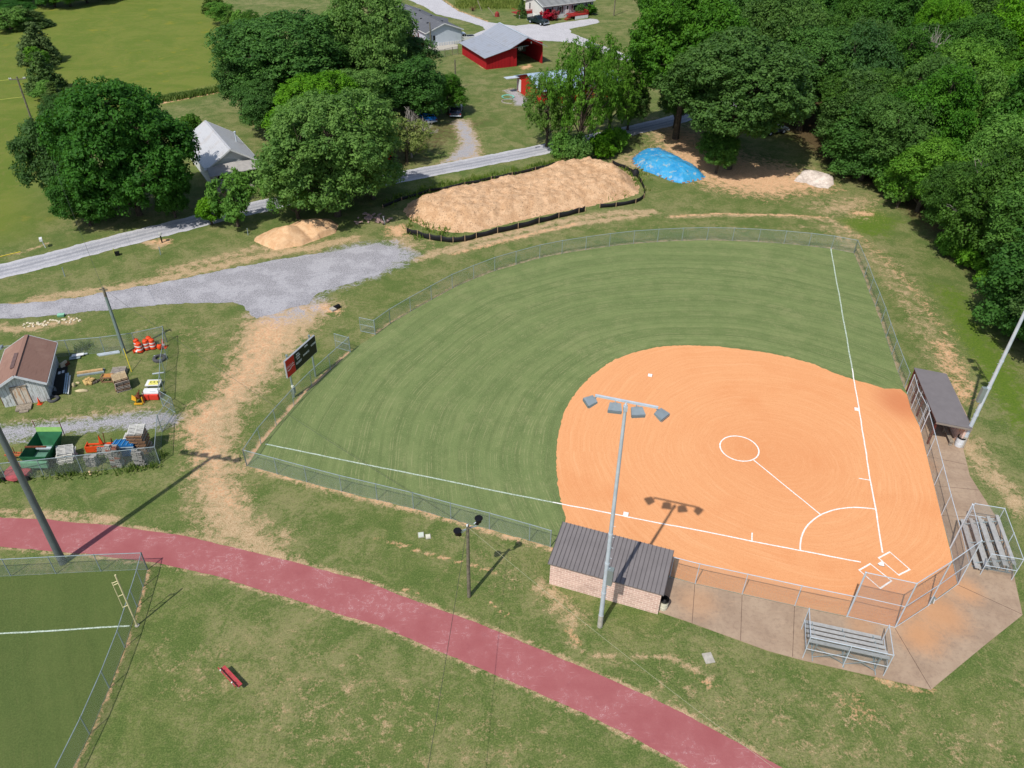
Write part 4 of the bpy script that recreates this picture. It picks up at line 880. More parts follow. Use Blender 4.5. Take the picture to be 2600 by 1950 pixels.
# -- mobile home 1
L1 = siding_mat('pale_blue_siding', (212,222,232), (168,180,194)); SHN = roof_mat('grey_shingle_roof', (104,106,112), (84,86,92), 1.3, 1, 0, (120,122,126), .9, .8, .4)
t, r = house('mobile_home', 'long pale blue mobile home with dark grey roof behind the wire fence', 'house', (-19.4,175.3), math.atan2(.51,.86), 8.2, 21, 2.9, 1.45, L1, SHN, .35, wins=(('F',1.7,1.7,.45,.9,'dark'),('L',4.2,1.6,.9,1.1,''),('L',8.5,1.6,.9,1.1,''),('L',6.0,1.4,.9,1.9,'door')))
m = MB()
for i in range(14): m.box((.35+i*.58,-.05,.35),(.42,.06,.68))
m.build('skirting', WHITE, t); m = MB()
for x, y in ((2.2,4),(2.5,8),(3.1,12),(5.1,3),(5.3,9),(4.9,14)): m.box((x,y,2.9+.34*min(x,8.2-x)+.2),(.35,.35,.18))
m.build('roof_vent', BLACK, r); MB().add([(8.1,6,2.9),(8.1,14,2.9),(9.9,10,2.95),(4.1,10,4.45)],[(0,2,3),(1,3,2),(0,1,2)]).build('side_gable', SHN, r)
MB().box((1.0,-.12,1.5),(.3,.2,1.6)).build('downpipe', GALVD, t)
REDP = pm('red_deck_paint', (166,46,42), .15, 3, .7)
dk = MB().box((-1.4,5.5,.85),(2.6,9,.14)).box((-2.65,5.5,1.4),(.08,9,.08)).box((-2.65,5.5,1.1),(.05,9,.45)).box((-1.4,1.0,1.1),(2.5,.06,.5))
for y in (1.05,3.2,5.5,7.7,9.9): dk.box((-2.65,y,.9),(.12,.12,1.2))
dk.build('red_deck', REDP, t); s = MB()
for i in range(5): s.box((-1.5,.75-i*.28,.78-i*.16),(1.3,.3,.06))
s.bar((-.8,.9,1.4),(-.8,-.5,.6),.08).bar((-2.1,.9,1.4),(-2.1,-.5,.6),.08).build('deck_stairs', REDP, t); MB().box((-2.7,5.5,.4),(.05,9,.75)).build('deck_skirt', WHITE, t)
# -- mobile home 2
o2 = np.array([5.6,202.9]); rz2 = math.atan2(.55,.83)
t = thing('mobile_home', 'cream and grey mobile home with red porch deck at the top of the picture', 'house', (*o2, 0), rz2); Lw, Dp2, wh, rh = 15.0, 7.6, 3.1, 1.3
MB().box((Lw/2,Dp2/2,wh/2),(Lw,Dp2,wh)).build('wall', siding_mat('grey_lilac_siding', (190,188,192), (150,148,152)), t)
MB().extr([(0,0),(Dp2,0),(Dp2,wh),(Dp2/2,wh+rh),(0,wh)], (-.03,0,0), (0,1,0), (0,0,1), (.03,0,0)).build('gable_wall', siding_mat('cream_white_siding', (236,234,228), (206,204,200)), t)
MB().extr([(0,wh),(Dp2,wh),(Dp2/2,wh+rh)], (Lw,0,0), (0,1,0), (0,0,1), (.03,0,0)).build('gable_wall', siding_mat('cream_white_siding', (236,234,228), (206,204,200)), t)
rf = MB(); k = rh/(Dp2/2)
for s in (0, 1):
    f = (lambda y: y) if s == 0 else (lambda y: Dp2-y); rf.extr([(f(-.35),wh-k*.35+.03),(f(Dp2/2),wh+rh+.03),(f(Dp2/2),wh+rh+.14),(f(-.35),wh-k*.35+.14)], (-.35,0,0), (0,1,0), (0,0,1), (Lw+.7,0,0))
r = rf.build('roof', roof_mat('light_grey_shingles', (140,142,142), (106,108,108), .5, 0, 0, (168,170,166), .9, .8, .4), t)
MB().bar((-.36,-.36,wh-.06),(Lw+.36,-.36,wh-.06),.06,.18).bar((-.38,-.36,wh-.06),(-.38,Dp2/2,wh+rh+.06),.05,.18).bar((-.38,Dp2+.36,wh-.06),(-.38,Dp2/2,wh+rh+.06),.05,.18).build('trim', WHITE, t)
MB().box((Lw/2,-.03,.4),(Lw,.06,.8)).box((-.05,Dp2/2,.4),(.06,Dp2,.8)).build('skirting', WHITE, t)
for x, w in ((1.7,1.6),(5.0,.9),(9.6,1.7),(13.4,.9)):
    f = MB().box((x,-.04,1.95),(w,.08,1.25)).build('window', WHITE, t); MB().box((x,-.06,1.95),(w-.14,.08,1.1)).build('pane', GLASS, f)
    for s in (-1,1): MB().box((x+s*(w/2+.2),-.04,1.95),(.34,.06,1.35)).build('shutter', pm('maroon_shutter', (88,38,44)), t)
f = MB().box((-.06,5.6,2.3),(.06,.4,1.3)).build('window', BLACK, t)
f = MB().box((7.1,-.04,1.85),(.95,.08,2.0)).build('door', WHITE, t); MB().box((7.1,-.06,2.2),(.5,.08,.8)).build('door_pane', GLASS, f)
dk = MB().box((8.9,-1.7,.85),(4.6,3.0,.14)).bar((6.7,-3.1,1.7),(11.2,-3.1,1.7),.09).bar((11.15,-3.1,1.7),(11.15,-.2,1.7),.09)
for x in np.arange(6.8,11.3,.28): dk.box((x,-3.1,1.28),(.06,.05,.8))
for y in np.arange(-3.0,-.2,.28): dk.box((11.15,y,1.28),(.05,.06,.8))
dk.build('red_deck', REDP, t); MB().box((9.2,-3.15,.4),(3.9,.06,.78)).build('deck_skirt', WHITE, t); s = MB()
for i in range(5): s.box((6.2-i*.3,-2.4,.78-i*.16),(.32,1.3,.06))
s.bar((6.6,-3.05,1.6),(4.9,-3.05,.8),.09).bar((6.6,-1.75,1.6),(4.9,-1.75,.8),.09).build('deck_stairs', REDP, t)
dk = MB().box((-2.1,6.0,.85),(3.8,3.4,.14)).bar((-4,4.3,1.7),(-.2,4.3,1.7),.1).box((-2.1,4.3,1.2),(3.7,.06,.7)).bar((-4,4.3,1.7),(-4,7.6,1.7),.1); dk.build('red_deck', REDP, t); MB().box((-2.1,4.26,.4),(3.8,.06,.78)).build('deck_skirt', WHITE, t)
# -- red barn
e1 = math.atan2(.44,.90); t = thing('red_barn', 'red metal sided barn with a wide pale tin roof and dark open bay', 'barn', (-6.27,159.3,0), e1)
RB = siding_mat('barn_red_siding', (178,32,38), (120,22,28), 1.5, True); LB = 12.3
MB().extr([(0,0),(4.9,0),(4.9,3.35),(0,2.25)], (0,0,0), (1,0,0), (0,0,1), (0,LB,0)).build('lean_to_wall', RB, t)
MB().extr([(4.92,0),(6.6,0),(6.6,3.9),(8.5,4.7),(12.2,3.1),(12.2,4.0),(8.5,5.2),(4.92,3.45)], (0,.05,0), (1,0,0), (0,0,1), (0,.15,0)).build('front_wall', RB, t)
MB().box((12.2,LB/2,1.6),(.15,LB,3.2)).box((8.6,LB-.1,1.7),(7.3,.15,3.4)).box((4.98,LB/2,1.7),(.1,LB,3.3)).build('side_wall', RB, t)
MB().bar((4.9,-.12,3.45),(9,-.12,3.7),.08,.08).build('track_rail', GALVD, t)
TIN = roof_mat('pale_tin_roof', (192,196,204), (160,164,172), 1.1, 1, .45, (172,168,166), .5, .85, .35)
rf = MB(); rf.extr([(-.55,2.2),(4.9,3.45),(4.9,3.53),(-.55,2.28)], (0,-.5,0), (1,0,0), (0,0,1), (0,LB+.8,0)); rf.extr([(4.75,3.5),(8.5,5.25),(12.9,3.25),(12.9,3.33),(8.5,5.35),(4.75,3.58)], (0,-.75,0), (1,0,0), (0,0,1), (0,LB+1.3,0)); r = rf.build('roof', TIN, t)
MB().bar((8.5,-.2,5.40),(8.5,LB+.2,5.40),.28,.05).build('ridge_cap', GALV, r)
m = MB()
for x, z, w, h in ((7.5,3.0,.12,.5),(7.75,3.1,.12,.4),(7.95,2.95,.3,.1),(7.95,3.2,.3,.1),(8.3,3.0,.1,.5),(7.9,2.7,.4,.1)): m.box((x,1.2,z),(w,.03,h))
m.build('wall_sign', LW, t); MB().box((8.3,1.3,2.9),(1.6,.05,1.2)).build('dark_board', BLACK, t); MB().box((9.6,-.1,4.2),(.16,.16,.35)).build('lamp', WHITE, t)
# wooden pole beside the barn & behind
upole('weathered pole leaning at the left corner of the red barn', (1157,228), 5.2, False); upole('slim grey pole in front of the pale blue mobile home', (1094,121), 5.0, False); upole('dark utility pole standing on the lawn right of the red porch deck', (1558.5,40), 11., False)
fence('stock_fence', 'wire stock fence between the red barn and the pale blue mobile home', pxs((1110,148),(1130,145),(1149,140),(1163,138)), 1.5, r=.05, mat=POLEW)
# -- red cabin behind the willows
t = thing('red_cabin', 'red walled cabin with pale blue tin roof hidden behind the drooping trees', 'house', (3.94,137.4,0), math.atan2(.43,.9)); RC = siding_mat('cabin_red_siding', (206,52,38), (150,36,30), 3, True)
Lc, Dc = 15.5, 9.6
MB().box((Lc/2,Dc/2,1.3),(Lc,Dc,2.6)).build('wall', RC, t); MB().extr([(0,2.6),(Dc,2.6),(Dc/2,4.1)],(0,0,0),(0,1,0),(0,0,1),(.05,0,0)).extr([(0,2.6),(Dc,2.6),(Dc/2,4.1)],(Lc-.05,0,0),(0,1,0),(0,0,1),(.05,0,0)).build('gable_wall', RC, t)
rf = MB(); BT = roof_mat('pale_blue_tin', (184,206,224), (150,172,194), 1.6, 0, .3, None, .5, .85, .3)
for s in (0, 1):
    f = (lambda y: y) if s == 0 else (lambda y: Dc-y); rf.extr([(f(-.5),2.47),(f(Dc/2),4.13),(f(Dc/2),4.22),(f(-.5),2.56)], (-.5,0,0), (0,1,0), (0,0,1), (Lc+1.0,0,0))
rf.build('roof', BT, t); MB().box((-.04,8.4,1.2),(.06,1.0,2.1)).build('door', WHITE, t); MB().box((-.1,9.3,1.3),(.12,.12,2.6)).build('porch_post', WHITE, t); MB().box((-1.0,8.9,2.62),(3.4,1.2,.1)).build('awning', GALV, t)
m = MB()
for z in (.25,.6,.95): m.bar((-1.2,-2.2,z),(4.2,-4.2,z),.06,.1)
for i in range(5): m.box((-1.2+i*1.35,-2.2-i*.5,.5),(.12,.12,1.1))
pf = m.build('picket_fence', WHITE); pf.parent = None; pf.location = t.location; pf.rotation_euler = t.rotation_euler; tag(pf, 'low white rail fence in front of the red cabin', 'fence')
tr = thing('trampoline', 'flat turquoise ring lying on the gravel beside the red cabin', 'ring', (*V('N',130,640), .05)); MB().lathe([(.9,0),(1.15,.06),(1.15,0)], 20).build('ring', pm('turquoise_plastic', (120,200,180)), tr, True)
bnch = thing('garden_edging', 'pale stone edging curving around the cabin flower bed', 'edging', (*V('N',180,720), .02)); m = MB()
for i in range(16): a0 = math.radians(90+i*12); m.box((1.6*math.cos(a0),1.2*math.sin(a0),.06),(.35,.15,.12),a0+1.57)
m.build('stone', CONC, bnch)
# ================================================================== VEHICLES
def car(name, label, cat, xy, rz, paint, kind='pickup', L=5.4):
    t = thing(name, label, cat, (*xy, .02), rz); W_ = 1.95; h = W_/2; P_ = pm('paint_'+kind+str(paint), paint, .05, 1, .25, .1, spec=.5)
    if kind == 'pickup': body = [(-L/2,.5),(L/2,.45),(L/2,.95),(L/2-.12,1.1),(L/2-1.35,1.2),(-L/2+1.9,1.2),(-L/2+1.9,1.15),(-L/2,1.15)]; cab = [(L/2-1.9,1.18),(L/2-2.5,1.82),(-L/2+2.15,1.85),(-L/2+1.85,1.18)]
    else: body = [(-L/2,.4),(L/2,.4),(L/2,.75),(L/2-.1,.9),(L/2-1.4,1.0),(-L/2+.9,1.0),(-L/2,.92)]; cab = [(L/2-1.45,.98),(L/2-2.1,1.42),(-L/2+1.5,1.42),(-L/2+.8,.98)]
    b = MB().extr(body, (0,-h,0), (1,0,0), (0,0,1), (0,W_,0)).build('body', P_, t)
    bv = b.modifiers.new('b', 'BEVEL'); bv.width = .06; bv.segments = 2
    hc = h-.12; cb = MB().extr(cab, (0,-hc,0), (1,0,0), (0,0,1), (0,2*hc,0)).build('cab', P_, t); bv = cb.modifiers.new('b', 'BEVEL'); bv.width = .08; bv.segments = 2
    # glass
    zc = (cab[0][1]+cab[1][1])/2; fx = cab[0][0]; x1, x2 = cab[1][0], cab[2][0]; rx = cab[3][0]; zt, zb = cab[1][1]-.1, cab[0][1]+.06
    def q4(f): return fx+(x1-fx)*f
    MB().add([(q4(.12)+.02,-hc+.1,zb),(q4(.12)+.02,hc-.1,zb),(q4(.85)+.02,hc-.14,zt),(q4(.85)+.02,-hc+.14,zt)],[(0,1,2,3)]).build('windscreen', GLASS, t)
    MB().add([(rx+(x2-rx)*.12-.02,-hc+.1,zb),(rx+(x2-rx)*.12-.02,hc-.1,zb),(rx+(x2-rx)*.85-.02,hc-.14,zt),(rx+(x2-rx)*.85-.02,-hc+.14,zt)],[(3,2,1,0)]).build('rear_window', GLASS, t)
    for s in (-1, 1):
        mx = (x1+x2)/2
        for u, v in ((x1-.05, mx+.06), (mx-.06, x2+.1)):
            MB().add([(u+.3*(u > mx),s*(hc+.008),zb),(v-.2*(u < mx),s*(hc+.008),zb),(v,s*(hc+.008),zt),(u,s*(hc+.008),zt)],[(0,1,2,3)]).build('side_window', GLASS, t)
        for x in (L/2-.95, -L/2+1.0):
            w = MB().tube((x,s*(h-.22),.36),(x,s*(h+.02),.36),.37,n=18).build('wheel', RUBBER, t); MB().tube((x,s*(h),.36),(x,s*(h+.04),.36),.2,n=12).build('rim', GALV, w)
        MB().box((L/2+.01,s*(h-.28),.85 if kind == 'pickup' else .66),(.05,.36,.2)).build('headlight', LENS, t); MB().box((-L/2-.01,s*(h-.15),.9 if kind == 'pickup' else .7),(.05,.2,.25)).build('tail_light', pm('tail_red', (150,20,20)), t)
        MB().box((x1+.1,s*(hc+.22),zb+.05),(.15,.2,.15)).build('mirror', P_, t)
    MB().box((L/2+.06,0,.5),(.14,W_-.1,.2)).build('front_bumper', GALV, t); MB().box((-L/2-.06,0,.5),(.14,W_-.1,.2)).build('rear_bumper', GALV, t)
    MB().box((L/2+.015,0,.8 if kind == 'pickup' else .62),(.04,1.05,.26)).build('grille', BLACK, t)
    if kind == 'pickup': MB().box((-L/2+.98,0,1.152),(1.7,1.6,.01)).build('bed_floor', BLACK, t)
    return t
p, q = np.array((1.9,201.2)), np.array((6.2,196.9)); car('pickup_truck', 'dark green pickup truck parked by the road before the cream mobile home', 'pickup truck', (4.4,199.2), math.atan2(-.72,.72), (24,44,46))
car('pickup_truck', 'white pickup truck half hidden behind the red barn', 'pickup truck', V('I',1530,880), math.atan2(-.35,-.93), (236,238,238))
car('parked_car', 'old dark blue car with chrome bumper at the end of the stony drive', 'car', (V('M',1705,375)[0]-.1, V('M',1705,375)[1]+2.3), math.radians(91), (34,42,62), 'sedan', 4.9)
car('parked_car', 'bright blue car partly hidden under the trees left of the old dark car', 'car', (-14.8,128.6), math.radians(115), (30,110,190), 'sedan', 4.6)
car('parked_car', 'dark grey car in the shade beneath the trees behind the dirt clearing', 'car', g2(1962,338), math.radians(25), (66,76,84), 'sedan', 4.6)
om = thing('ride_on_mower', 'orange ride on mower glimpsed between the trees by the gravel lane', 'mower', (*g2(980,404), 0), .2)
ORG = pm('bright_orange_paint', (238,84,36), .1, 2, .5)
MB().box((.5,0,.7),(1.0,.7,.5)).box((-.5,0,.55),(.8,.8,.25)).build('body', ORG, om); MB().box((-.3,0,1.0),(.4,.5,.5)).build('seat', BLACK, om); MB().box((0,0,.25),(1.2,1.3,.15)).build('mower_deck', ORG, om)
for x, r_ in ((.75,.26),(-.6,.36)):
    for s in (-.45,.45): MB().tube((x,s-.08,r_),(x,s+.08,r_),r_,n=14).build('wheel', RUBBER, om)
om = thing('orange_tank', 'orange red round tank seen through leaves above the mower', 'tank', (*g2(953,391), 0)); MB().lathe([(0,.2),(.3,.25),(.35,.6),(.3,.95),(0,1.0)],14).build('tank', ORG, om, True); MB().box((0,0,.1),(.5,.5,.2)).build('stand', BLACK, om)
# ================================================================== PILES
def inpoly(P, x, y):
    ins = np.zeros(x.shape, bool); d = np.full(x.shape, 1e9)
    for i in range(len(P)):
        a, b = P[i], P[(i+1) % len(P)]; d = np.minimum(d, seg_dist(x, y, a, b))
        with np.errstate(divide='ignore', invalid='ignore'):
            c = ((a[1] > y) != (b[1] > y)) & (x < (b[0]-a[0])*(y-a[1])/(b[1]-a[1]+1e-12)+a[0])
        ins ^= c
    return np.where(ins, d, -d)
def mound(name, P, hf, st, m, z=.0, smooth=True):
    P = [tuple(p) for p in P]; x0, x1 = min(p[0] for p in P)-.5, max(p[0] for p in P)+.5; y0, y1 = min(p[1] for p in P)-.5, max(p[1] for p in P)+.5
    xs = np.arange(x0, x1, st); ys = np.arange(y0, y1, st); X, Y = np.meshgrid(xs, ys); d = inpoly(P, X.ravel(), Y.ravel()); X, Y = X.ravel(), Y.ravel()
    Z = np.array([hf(X[i], Y[i], d[i]) if d[i] > -.35 else -.1 for i in range(X.size)])
    w = len(xs); idx = np.arange(X.size).reshape(len(ys), w); q = np.stack([idx[:-1,:-1], idx[:-1,1:], idx[1:,1:], idx[1:,:-1]], -1).reshape(-1, 4)
    q = q[(d[q].max(1) > -.35)]; used, inv = np.unique(q, return_inverse=True); me = np_mesh(name, np.stack([X, Y, Z+z], 1)[used], inv.reshape(-1, 4)); me.materials.append(m)
    if smooth: me.polygons.foreach_set('use_smooth', [True]*len(me.polygons))
    return link(name, me)
def soil_mat(name, c1, c2, c3, sc=1., pit=.5):
    t = NT(name); n1 = t.noise(.6*sc, 6, .7); n2 = t.noise(4*sc, 5, .8, dist=.5); n3 = t.noise(16, 2, .8)
    c = t.mix(t.mp(n1, .4, .6), srgb(*c1, k=.84), srgb(*c2, k=.84)); c = t.mix(t.math('MULTIPLY', t.mp(n2, .54, .61), pit), c, srgb(*c3, k=.7)); c = t.mix(t.math('MULTIPLY', t.mp(n3, .5, .8), .3), c, srgb(*c2, k=.7))
    t.bump(t.math('ADD', n2, n3), .6, .08); return t.fin(c, .95, 0, .1)
fb = lambda x, y, s, k: nz(x*s, y*s, k)
PP = pxs((1022,535),(1040,560),(1090,583),(1150,592),(1210,590),(1300,566),(1360,552),(1470,530),(1560,512),(1625,492),(1625,470),(1600,440),(1560,420),(1500,408),(1440,412),(1360,432),(1300,448),(1200,470),(1100,490),(1040,510))
def hp(x, y, d):
    e = min(1, max(0, d)/3.2); e = e*e*(3-2*e); ns = fb(x, y, .23, 1)*.35+abs(fb(x, y, .55, 2))*.5+abs(fb(x, y, 1.3, 3))*.24+fb(x, y, 2.6, 4)*.12
    return e*(1.35+ns*1.1)+(.06*fb(x, y, 2, 7) if d > 0 else -.06)
tag(mound('mulch_pile', PP, hp, .22, soil_mat('pale_wood_mulch', (224,186,148), (204,164,126), (118,90,68), 1.3, .75)), 'long lumpy pink tan mound inside the black silt fence', 'dirt mound')
def cones(cs, slope=.62):
    def f(x, y, d): 
        z = max([h-slope*math.hypot(x-cx, y-cy)*(1+.12*fb(x, y, .5, 5)) for cx, cy, h in cs]); k = .35; v = z+.05*fb(x, y, 2.5, 3)+.10*fb(x, y, .8, 4)
        v = v if v > k else k*math.exp((v-k)/k)-.08
        return v if d > 0 else -.08
    return f
c1, c2 = g2(722,598,1.2), g2(800,580,1.2); c3 = g2(770,588, .9)
tag(mound('sand_pile', pxs((640,612),(700,634),(770,622),(850,592),(858,572),(840,555),(760,555),(690,568),(650,590)), cones([(c1[0],c1[1]+1.4,1.85),(c2[0]-.6,c2[1]+1.6,1.75),(c3[0],c3[1]+1.6,1.65)], .52), .15, soil_mat('pale_orange_sand', (232,192,150), (216,172,130), (190,144,104), 2, .25)), 'twin peaked pale orange sand pile beside the gravel lot', 'sand pile')
c1, c2 = g2(2068,440,.9), g2(2082,450,.8)
tag(mound('lime_pile', pxs((2012,462),(2050,480),(2097,484),(2116,468),(2108,440),(2078,423),(2042,434)), cones([(c1[0],c1[1]+1.,.95),(c2[0]+.9,c2[1]+.9,1.0),(c1[0]-1.8,c1[1]+.3,.5),(c1[0]+2.2,c1[1]-.6,.5)], .4), .15, soil_mat('white_lime', (238,224,212), (206,190,178), (150,136,128), 2, .5)), 'white chalky pile at the edge of the woods', 'lime pile')
TP = [V('O',*p) for p in ((95,835),(180,765),(385,742),(520,800),(760,920),(865,1020),(840,1045),(640,1092),(520,1072),(330,995),(200,950),(110,880))]
def ht(x, y, d):
    e = min(1, max(0, d-.25)/2.6); e = math.sqrt(e) if e > 0 else 0
    u, v = x*.82-y*.57, x*.57+y*.82
    f1 = 1-min(1, abs(nz(u*.22, v*.75, 3.3))/.16); f2 = 1-min(1, abs(nz(u*.8, v*.25, 7.7))/.12)
    return .04+e*1.35*(1+.22*nz(x*.3, y*.3, 2))+e*(.16*f1+.10*f2)+.03*nz(x*1.5, y*1.5, 5) if d > 0 else -.05
def tarp_mat():
    t = NT('blue_tarp'); n1 = t.noise(.5, 5, .7); n2 = t.noise(1.5, 6, .75, dist=1.2)
    c = t.mix(t.mp(n1, .35, .65), srgb(44,146,206,.8), srgb(64,168,220,.8)); c = t.mix(t.math('MULTIPLY', t.mp(n2, .50, .62), .5), c, srgb(130,180,198,.8)); c = t.mix(t.math('MULTIPLY', t.mp(t.noise(.9, 5, .7), .57, .62), .6), c, srgb(190,196,184,.8)); t.bump(n2, .5, .15); return t.fin(c, .45, 0, .4)
t = thing('tarp_mound', 'bright blue tarp covering a low mound with weights round its edge', 'tarp', (0,0,0)); o = mound('tarp', TP, ht, .16, tarp_mat()); o.parent = t
seam = [V('O',330,985), V('O',410,885), V('O',540,890)]; 
BRK = pm('small_tan_block', (170,140,120), .2, 4, .9); bmesh_brick = MB().box((0,0,.06),(.42,.2,.14)).mesh('brick', BRK); R_ = resample(TP, .85); R_ = [p for p in R_ if not (nz(p[0]*.5, p[1]*.5, 3) > .25)]
cx_, cy_ = np.mean([p[0] for p in TP]), np.mean([p[1] for p in TP])
for i, p in enumerate(R_[:34]):
    d = np.array((cx_-p[0], cy_-p[1])); d = d/np.hypot(*d); o = link('brick', bmesh_brick, None, (p[0]+d[0]*.12, p[1]+d[1]*.12, .05)); o.rotation_euler = (0,0,random.random()*3)
    tag(o, 'tan block holding down the edge of the blue tarp', 'block', 'blocks along the edge of the blue tarp')
# silt fences
SILT = pm('black_silt_fabric', (30,30,34), .25, 1.5, .7, fine=8); STK = pm('stake_wood', (196,168,132), .15)
def silt(label, P, h, lean=0.):
    t = thing('silt_fence', label, 'silt fence', (*P[0], 0)); Q = [(p[0]-P[0][0], p[1]-P[0][1]) for p in P]; F = []; M = MB(); vs = []
    R = []
    for a, b in zip(Q, Q[1:]):
        n = max(2, int(math.hypot(b[0]-a[0], b[1]-a[1])/.35)); R += [(a[0]+(b[0]-a[0])*i/n, a[1]+(b[1]-a[1])*i/n, i/n) for i in range(n)]
    R.append((*Q[-1], 0))
    for x, y, f in R:
        sag = math.sin(f*math.pi); b_ = .10*sag+.06*nz(x, y, 3); z = h*(1-.16*sag+.1*nz(x*.6, y*.6, 5))
        for k in range(4): vs.append((x+b_*math.sin(k), y-b_*(1.2 if k in (1,2) else .4), z*k/3))
    fs = [(4*i+k, 4*i+4+k, 4*i+5+k, 4*i+1+k) for i in range(len(R)-1) for k in range(3)]; M.add(vs, fs)
    o = M.build('fabric', SILT, t, True, fix=False); so = o.modifiers.new('s', 'SOLIDIFY'); so.thickness = .02
    for p in Q: MB().box((p[0]+.03,p[1]-.07,h*.55),(.06,.06,h*1.15)).build('stake', STK, t)
silt('long black silt fence along the near side of the tan mound', pxs((1032,592),(1060,600),(1091,608),(1120,613),(1150,616),(1180,613),(1209,605),(1263,592),(1315,581),(1368,567),(1418,554),(1469,541),(1485,537)), .78)
silt('black silt fence curving round the right end of the tan mound', pxs((1522,528),(1563,525),(1613,516),(1634,503),(1636,484),(1628,466),(1613,443),(1588,430),(1553,416)), .62)
silt('black silt fence along the far side of the tan mound below the lane', pxs((1420,415),(1409,418),(1359,432),(1300,445),(1247,456),(1180,470),(1091,488),(1020,508),(972,528)), .45)
o = thing('silt_roll', 'bunched black silt fabric heap at the right corner of the mound', 'fabric heap', (*g2(1613,445), 0)); MB().lathe([(0,0),(.55,.05),(.5,.5),(.3,.85),(0,.95)],9).build('fabric', SILT, o, True); MB().box((.1,.1,.6),(.06,.06,1.3)).build('stake', STK, o)
# ================================================================== STORAGE YARD
def pallet_mesh(m, seed):
    r = random.Random(seed); b = MB()
    for i in range(7): b.box((0,-.52+i*.173,.135),(1.2-.04*r.random(),.09,.02), r.uniform(-.03,.03))
    for y in (-.56,0,.56): pass
    for x in (-.56,0,.56): b.box((x,0,.07),(.045,1.15,.1))
    for i in range(4): b.box((0,-.5+i*.333,.012),(1.2,.1,.02))
    return b.mesh('pallet', m)
PW = [pm('pale_pallet_wood', (214,190,150), .18, 5, .9), pm('grey_pallet_wood', (176,166,156), .2, 5, .9), pm('white_pallet_wood', (222,220,212), .12, 5, .9), pm('brown_pallet_wood', (150,116,88), .25, 5, .9)]
PMs = [[pallet_mesh(m, s) for s in range(2)] for m in PW]
def stack(xy, n, rz, label, top_label, mats, group, jit=.06, tilt=None):
    for k in range(n):
        last = k == n-1; o = link('pallet', PMs[mats[-1] if last else mats[k % (len(mats)-1)] if len(mats) > 1 else mats[0]][k % 2], None, (xy[0]+random.uniform(-jit,jit), xy[1]+random.uniform(-jit,jit), .0+k*.148))
        o.rotation_euler = (0, 0, rz+random.uniform(-.06,.06)+(.12 if last and tilt is None else 0))
        if last and tilt: o.rotation_euler = tilt
        tag(o, top_label if last else label, 'pallet', group)
stack(V('B',925,1140), 9, .52, 'weathered pallet in the tall stack at the middle of the yard', 'pale new pallet lying skewed on top of the middle yard stack', [1,3,1,0], 'pallets stacked in the middle of the yard')
stack(V('B',850,900), 3, .08, 'grey pallet in the short stack behind the tall middle stack', 'grey pallet on top of the short stack behind the tall one', [1,1], 'pallets stacked behind the middle stack')
stack(V('C',1750,510), 16, .08, 'greyish pallet in the highest stack in the yard corner', 'white slatted pallet on top of the highest stack in the corner', [1,3,2], 'pallets stacked high in the corner', .09)
stack(V('C',1620,380), 3, .05, 'low grey pallet sticking out behind the blue seeder', 'top pallet of the low stack behind the blue seeder', [1,2], 'low pallets behind the blue seeder')
stack(V('C',840,610), 7, .35, 'white painted pallet stacked beside the green hopper wagon', 'white pallet tipped on top of the stack beside the green hopper', [2,2], 'white pallets beside the green hopper', .08, (.0,.22,.5))
# orange drums
DRO = pm('orange_drum_plastic', (240,84,40), .06, 3, .5); DRW = pm('white_reflective_band', (240,238,236), .03, 3, .4)
def drum(label, xy, rz=0, tip=False):
    t = thing('traffic_drum', label, 'traffic drum', (*xy, 0), rz, 'orange drums by the yard corner')
    MB().lathe([(.0,0),(.33,0),(.33,.05),(.29,.06),(.28,.25),(.27,.42),(.255,.6),(.245,.78),(.235,.95),(.18,1.0),(0,1.02)], 20).build('drum', DRO, t, True)
    for z, r0 in ((.27,.287),(.58,.268)): MB().lathe([(r0,z),(r0-.008,z+.14)], 20).build('white_band', DRW, t, True, fix=False)
    MB().box((0,0,1.06),(.22,.05,.09)).build('handle', DRO, t); MB().lathe([(.34,0),(.38,.01),(.38,.06),(.32,.06)], 16).build('rubber_base', BLACK, t, True)
    return t
for i, (x, y, l) in enumerate(((1340,455,'orange white drum in the middle of the front row of drums'),(1450,440,'orange white drum at the right end of the front row'),(1225,500,'orange white drum at the left end leaning on the others'),(1180,440,'orange drum standing behind the left end drum'),(1400,400,'orange drum behind the gap of the two right drums'))):
    drum(l, V('B',x,y))
def cone(label, xy, tip=None, s=1.):
    t = thing('traffic_cone', label, 'traffic cone', (*xy, .02)); MB().lathe([(.15,0),(.09,.28),(.03,.62),(.02,.68),(0,.69)], 14).build('cone', DRO, t, True); MB().lathe([(.112,.2),(.07,.38)], 14).build('white_band', DRW, t, True, fix=False) if s > 1 else None
    MB().box((0,0,.015),(.38,.38,.03)).build('cone_foot', DRO, t); t.scale = (s,s,s)
    if tip: t.rotation_euler = tip; t.location.z = .18
    return t
cone('small orange cone in front of the white shed wall', V('A',705,1285)); cone('tall orange cone with white band behind the yard corner fence', V('B',1640,430), s=1.35); cone('orange cone lying on its side left of the drums', V('B',1130,520), (1.5,0,1.2), 1.1)
t = thing('buoy_float', 'round orange float on the ground at the yard corner', 'float', (*V('B',1570,460), .02)); MB().lathe([(0,0),(.2,.08),(.27,.27),(.2,.46),(0,.54)],14).build('float', DRO, t, True); MB().tube((0,0,.5),(0,0,.62),.04).build('stem', BLACK, t)
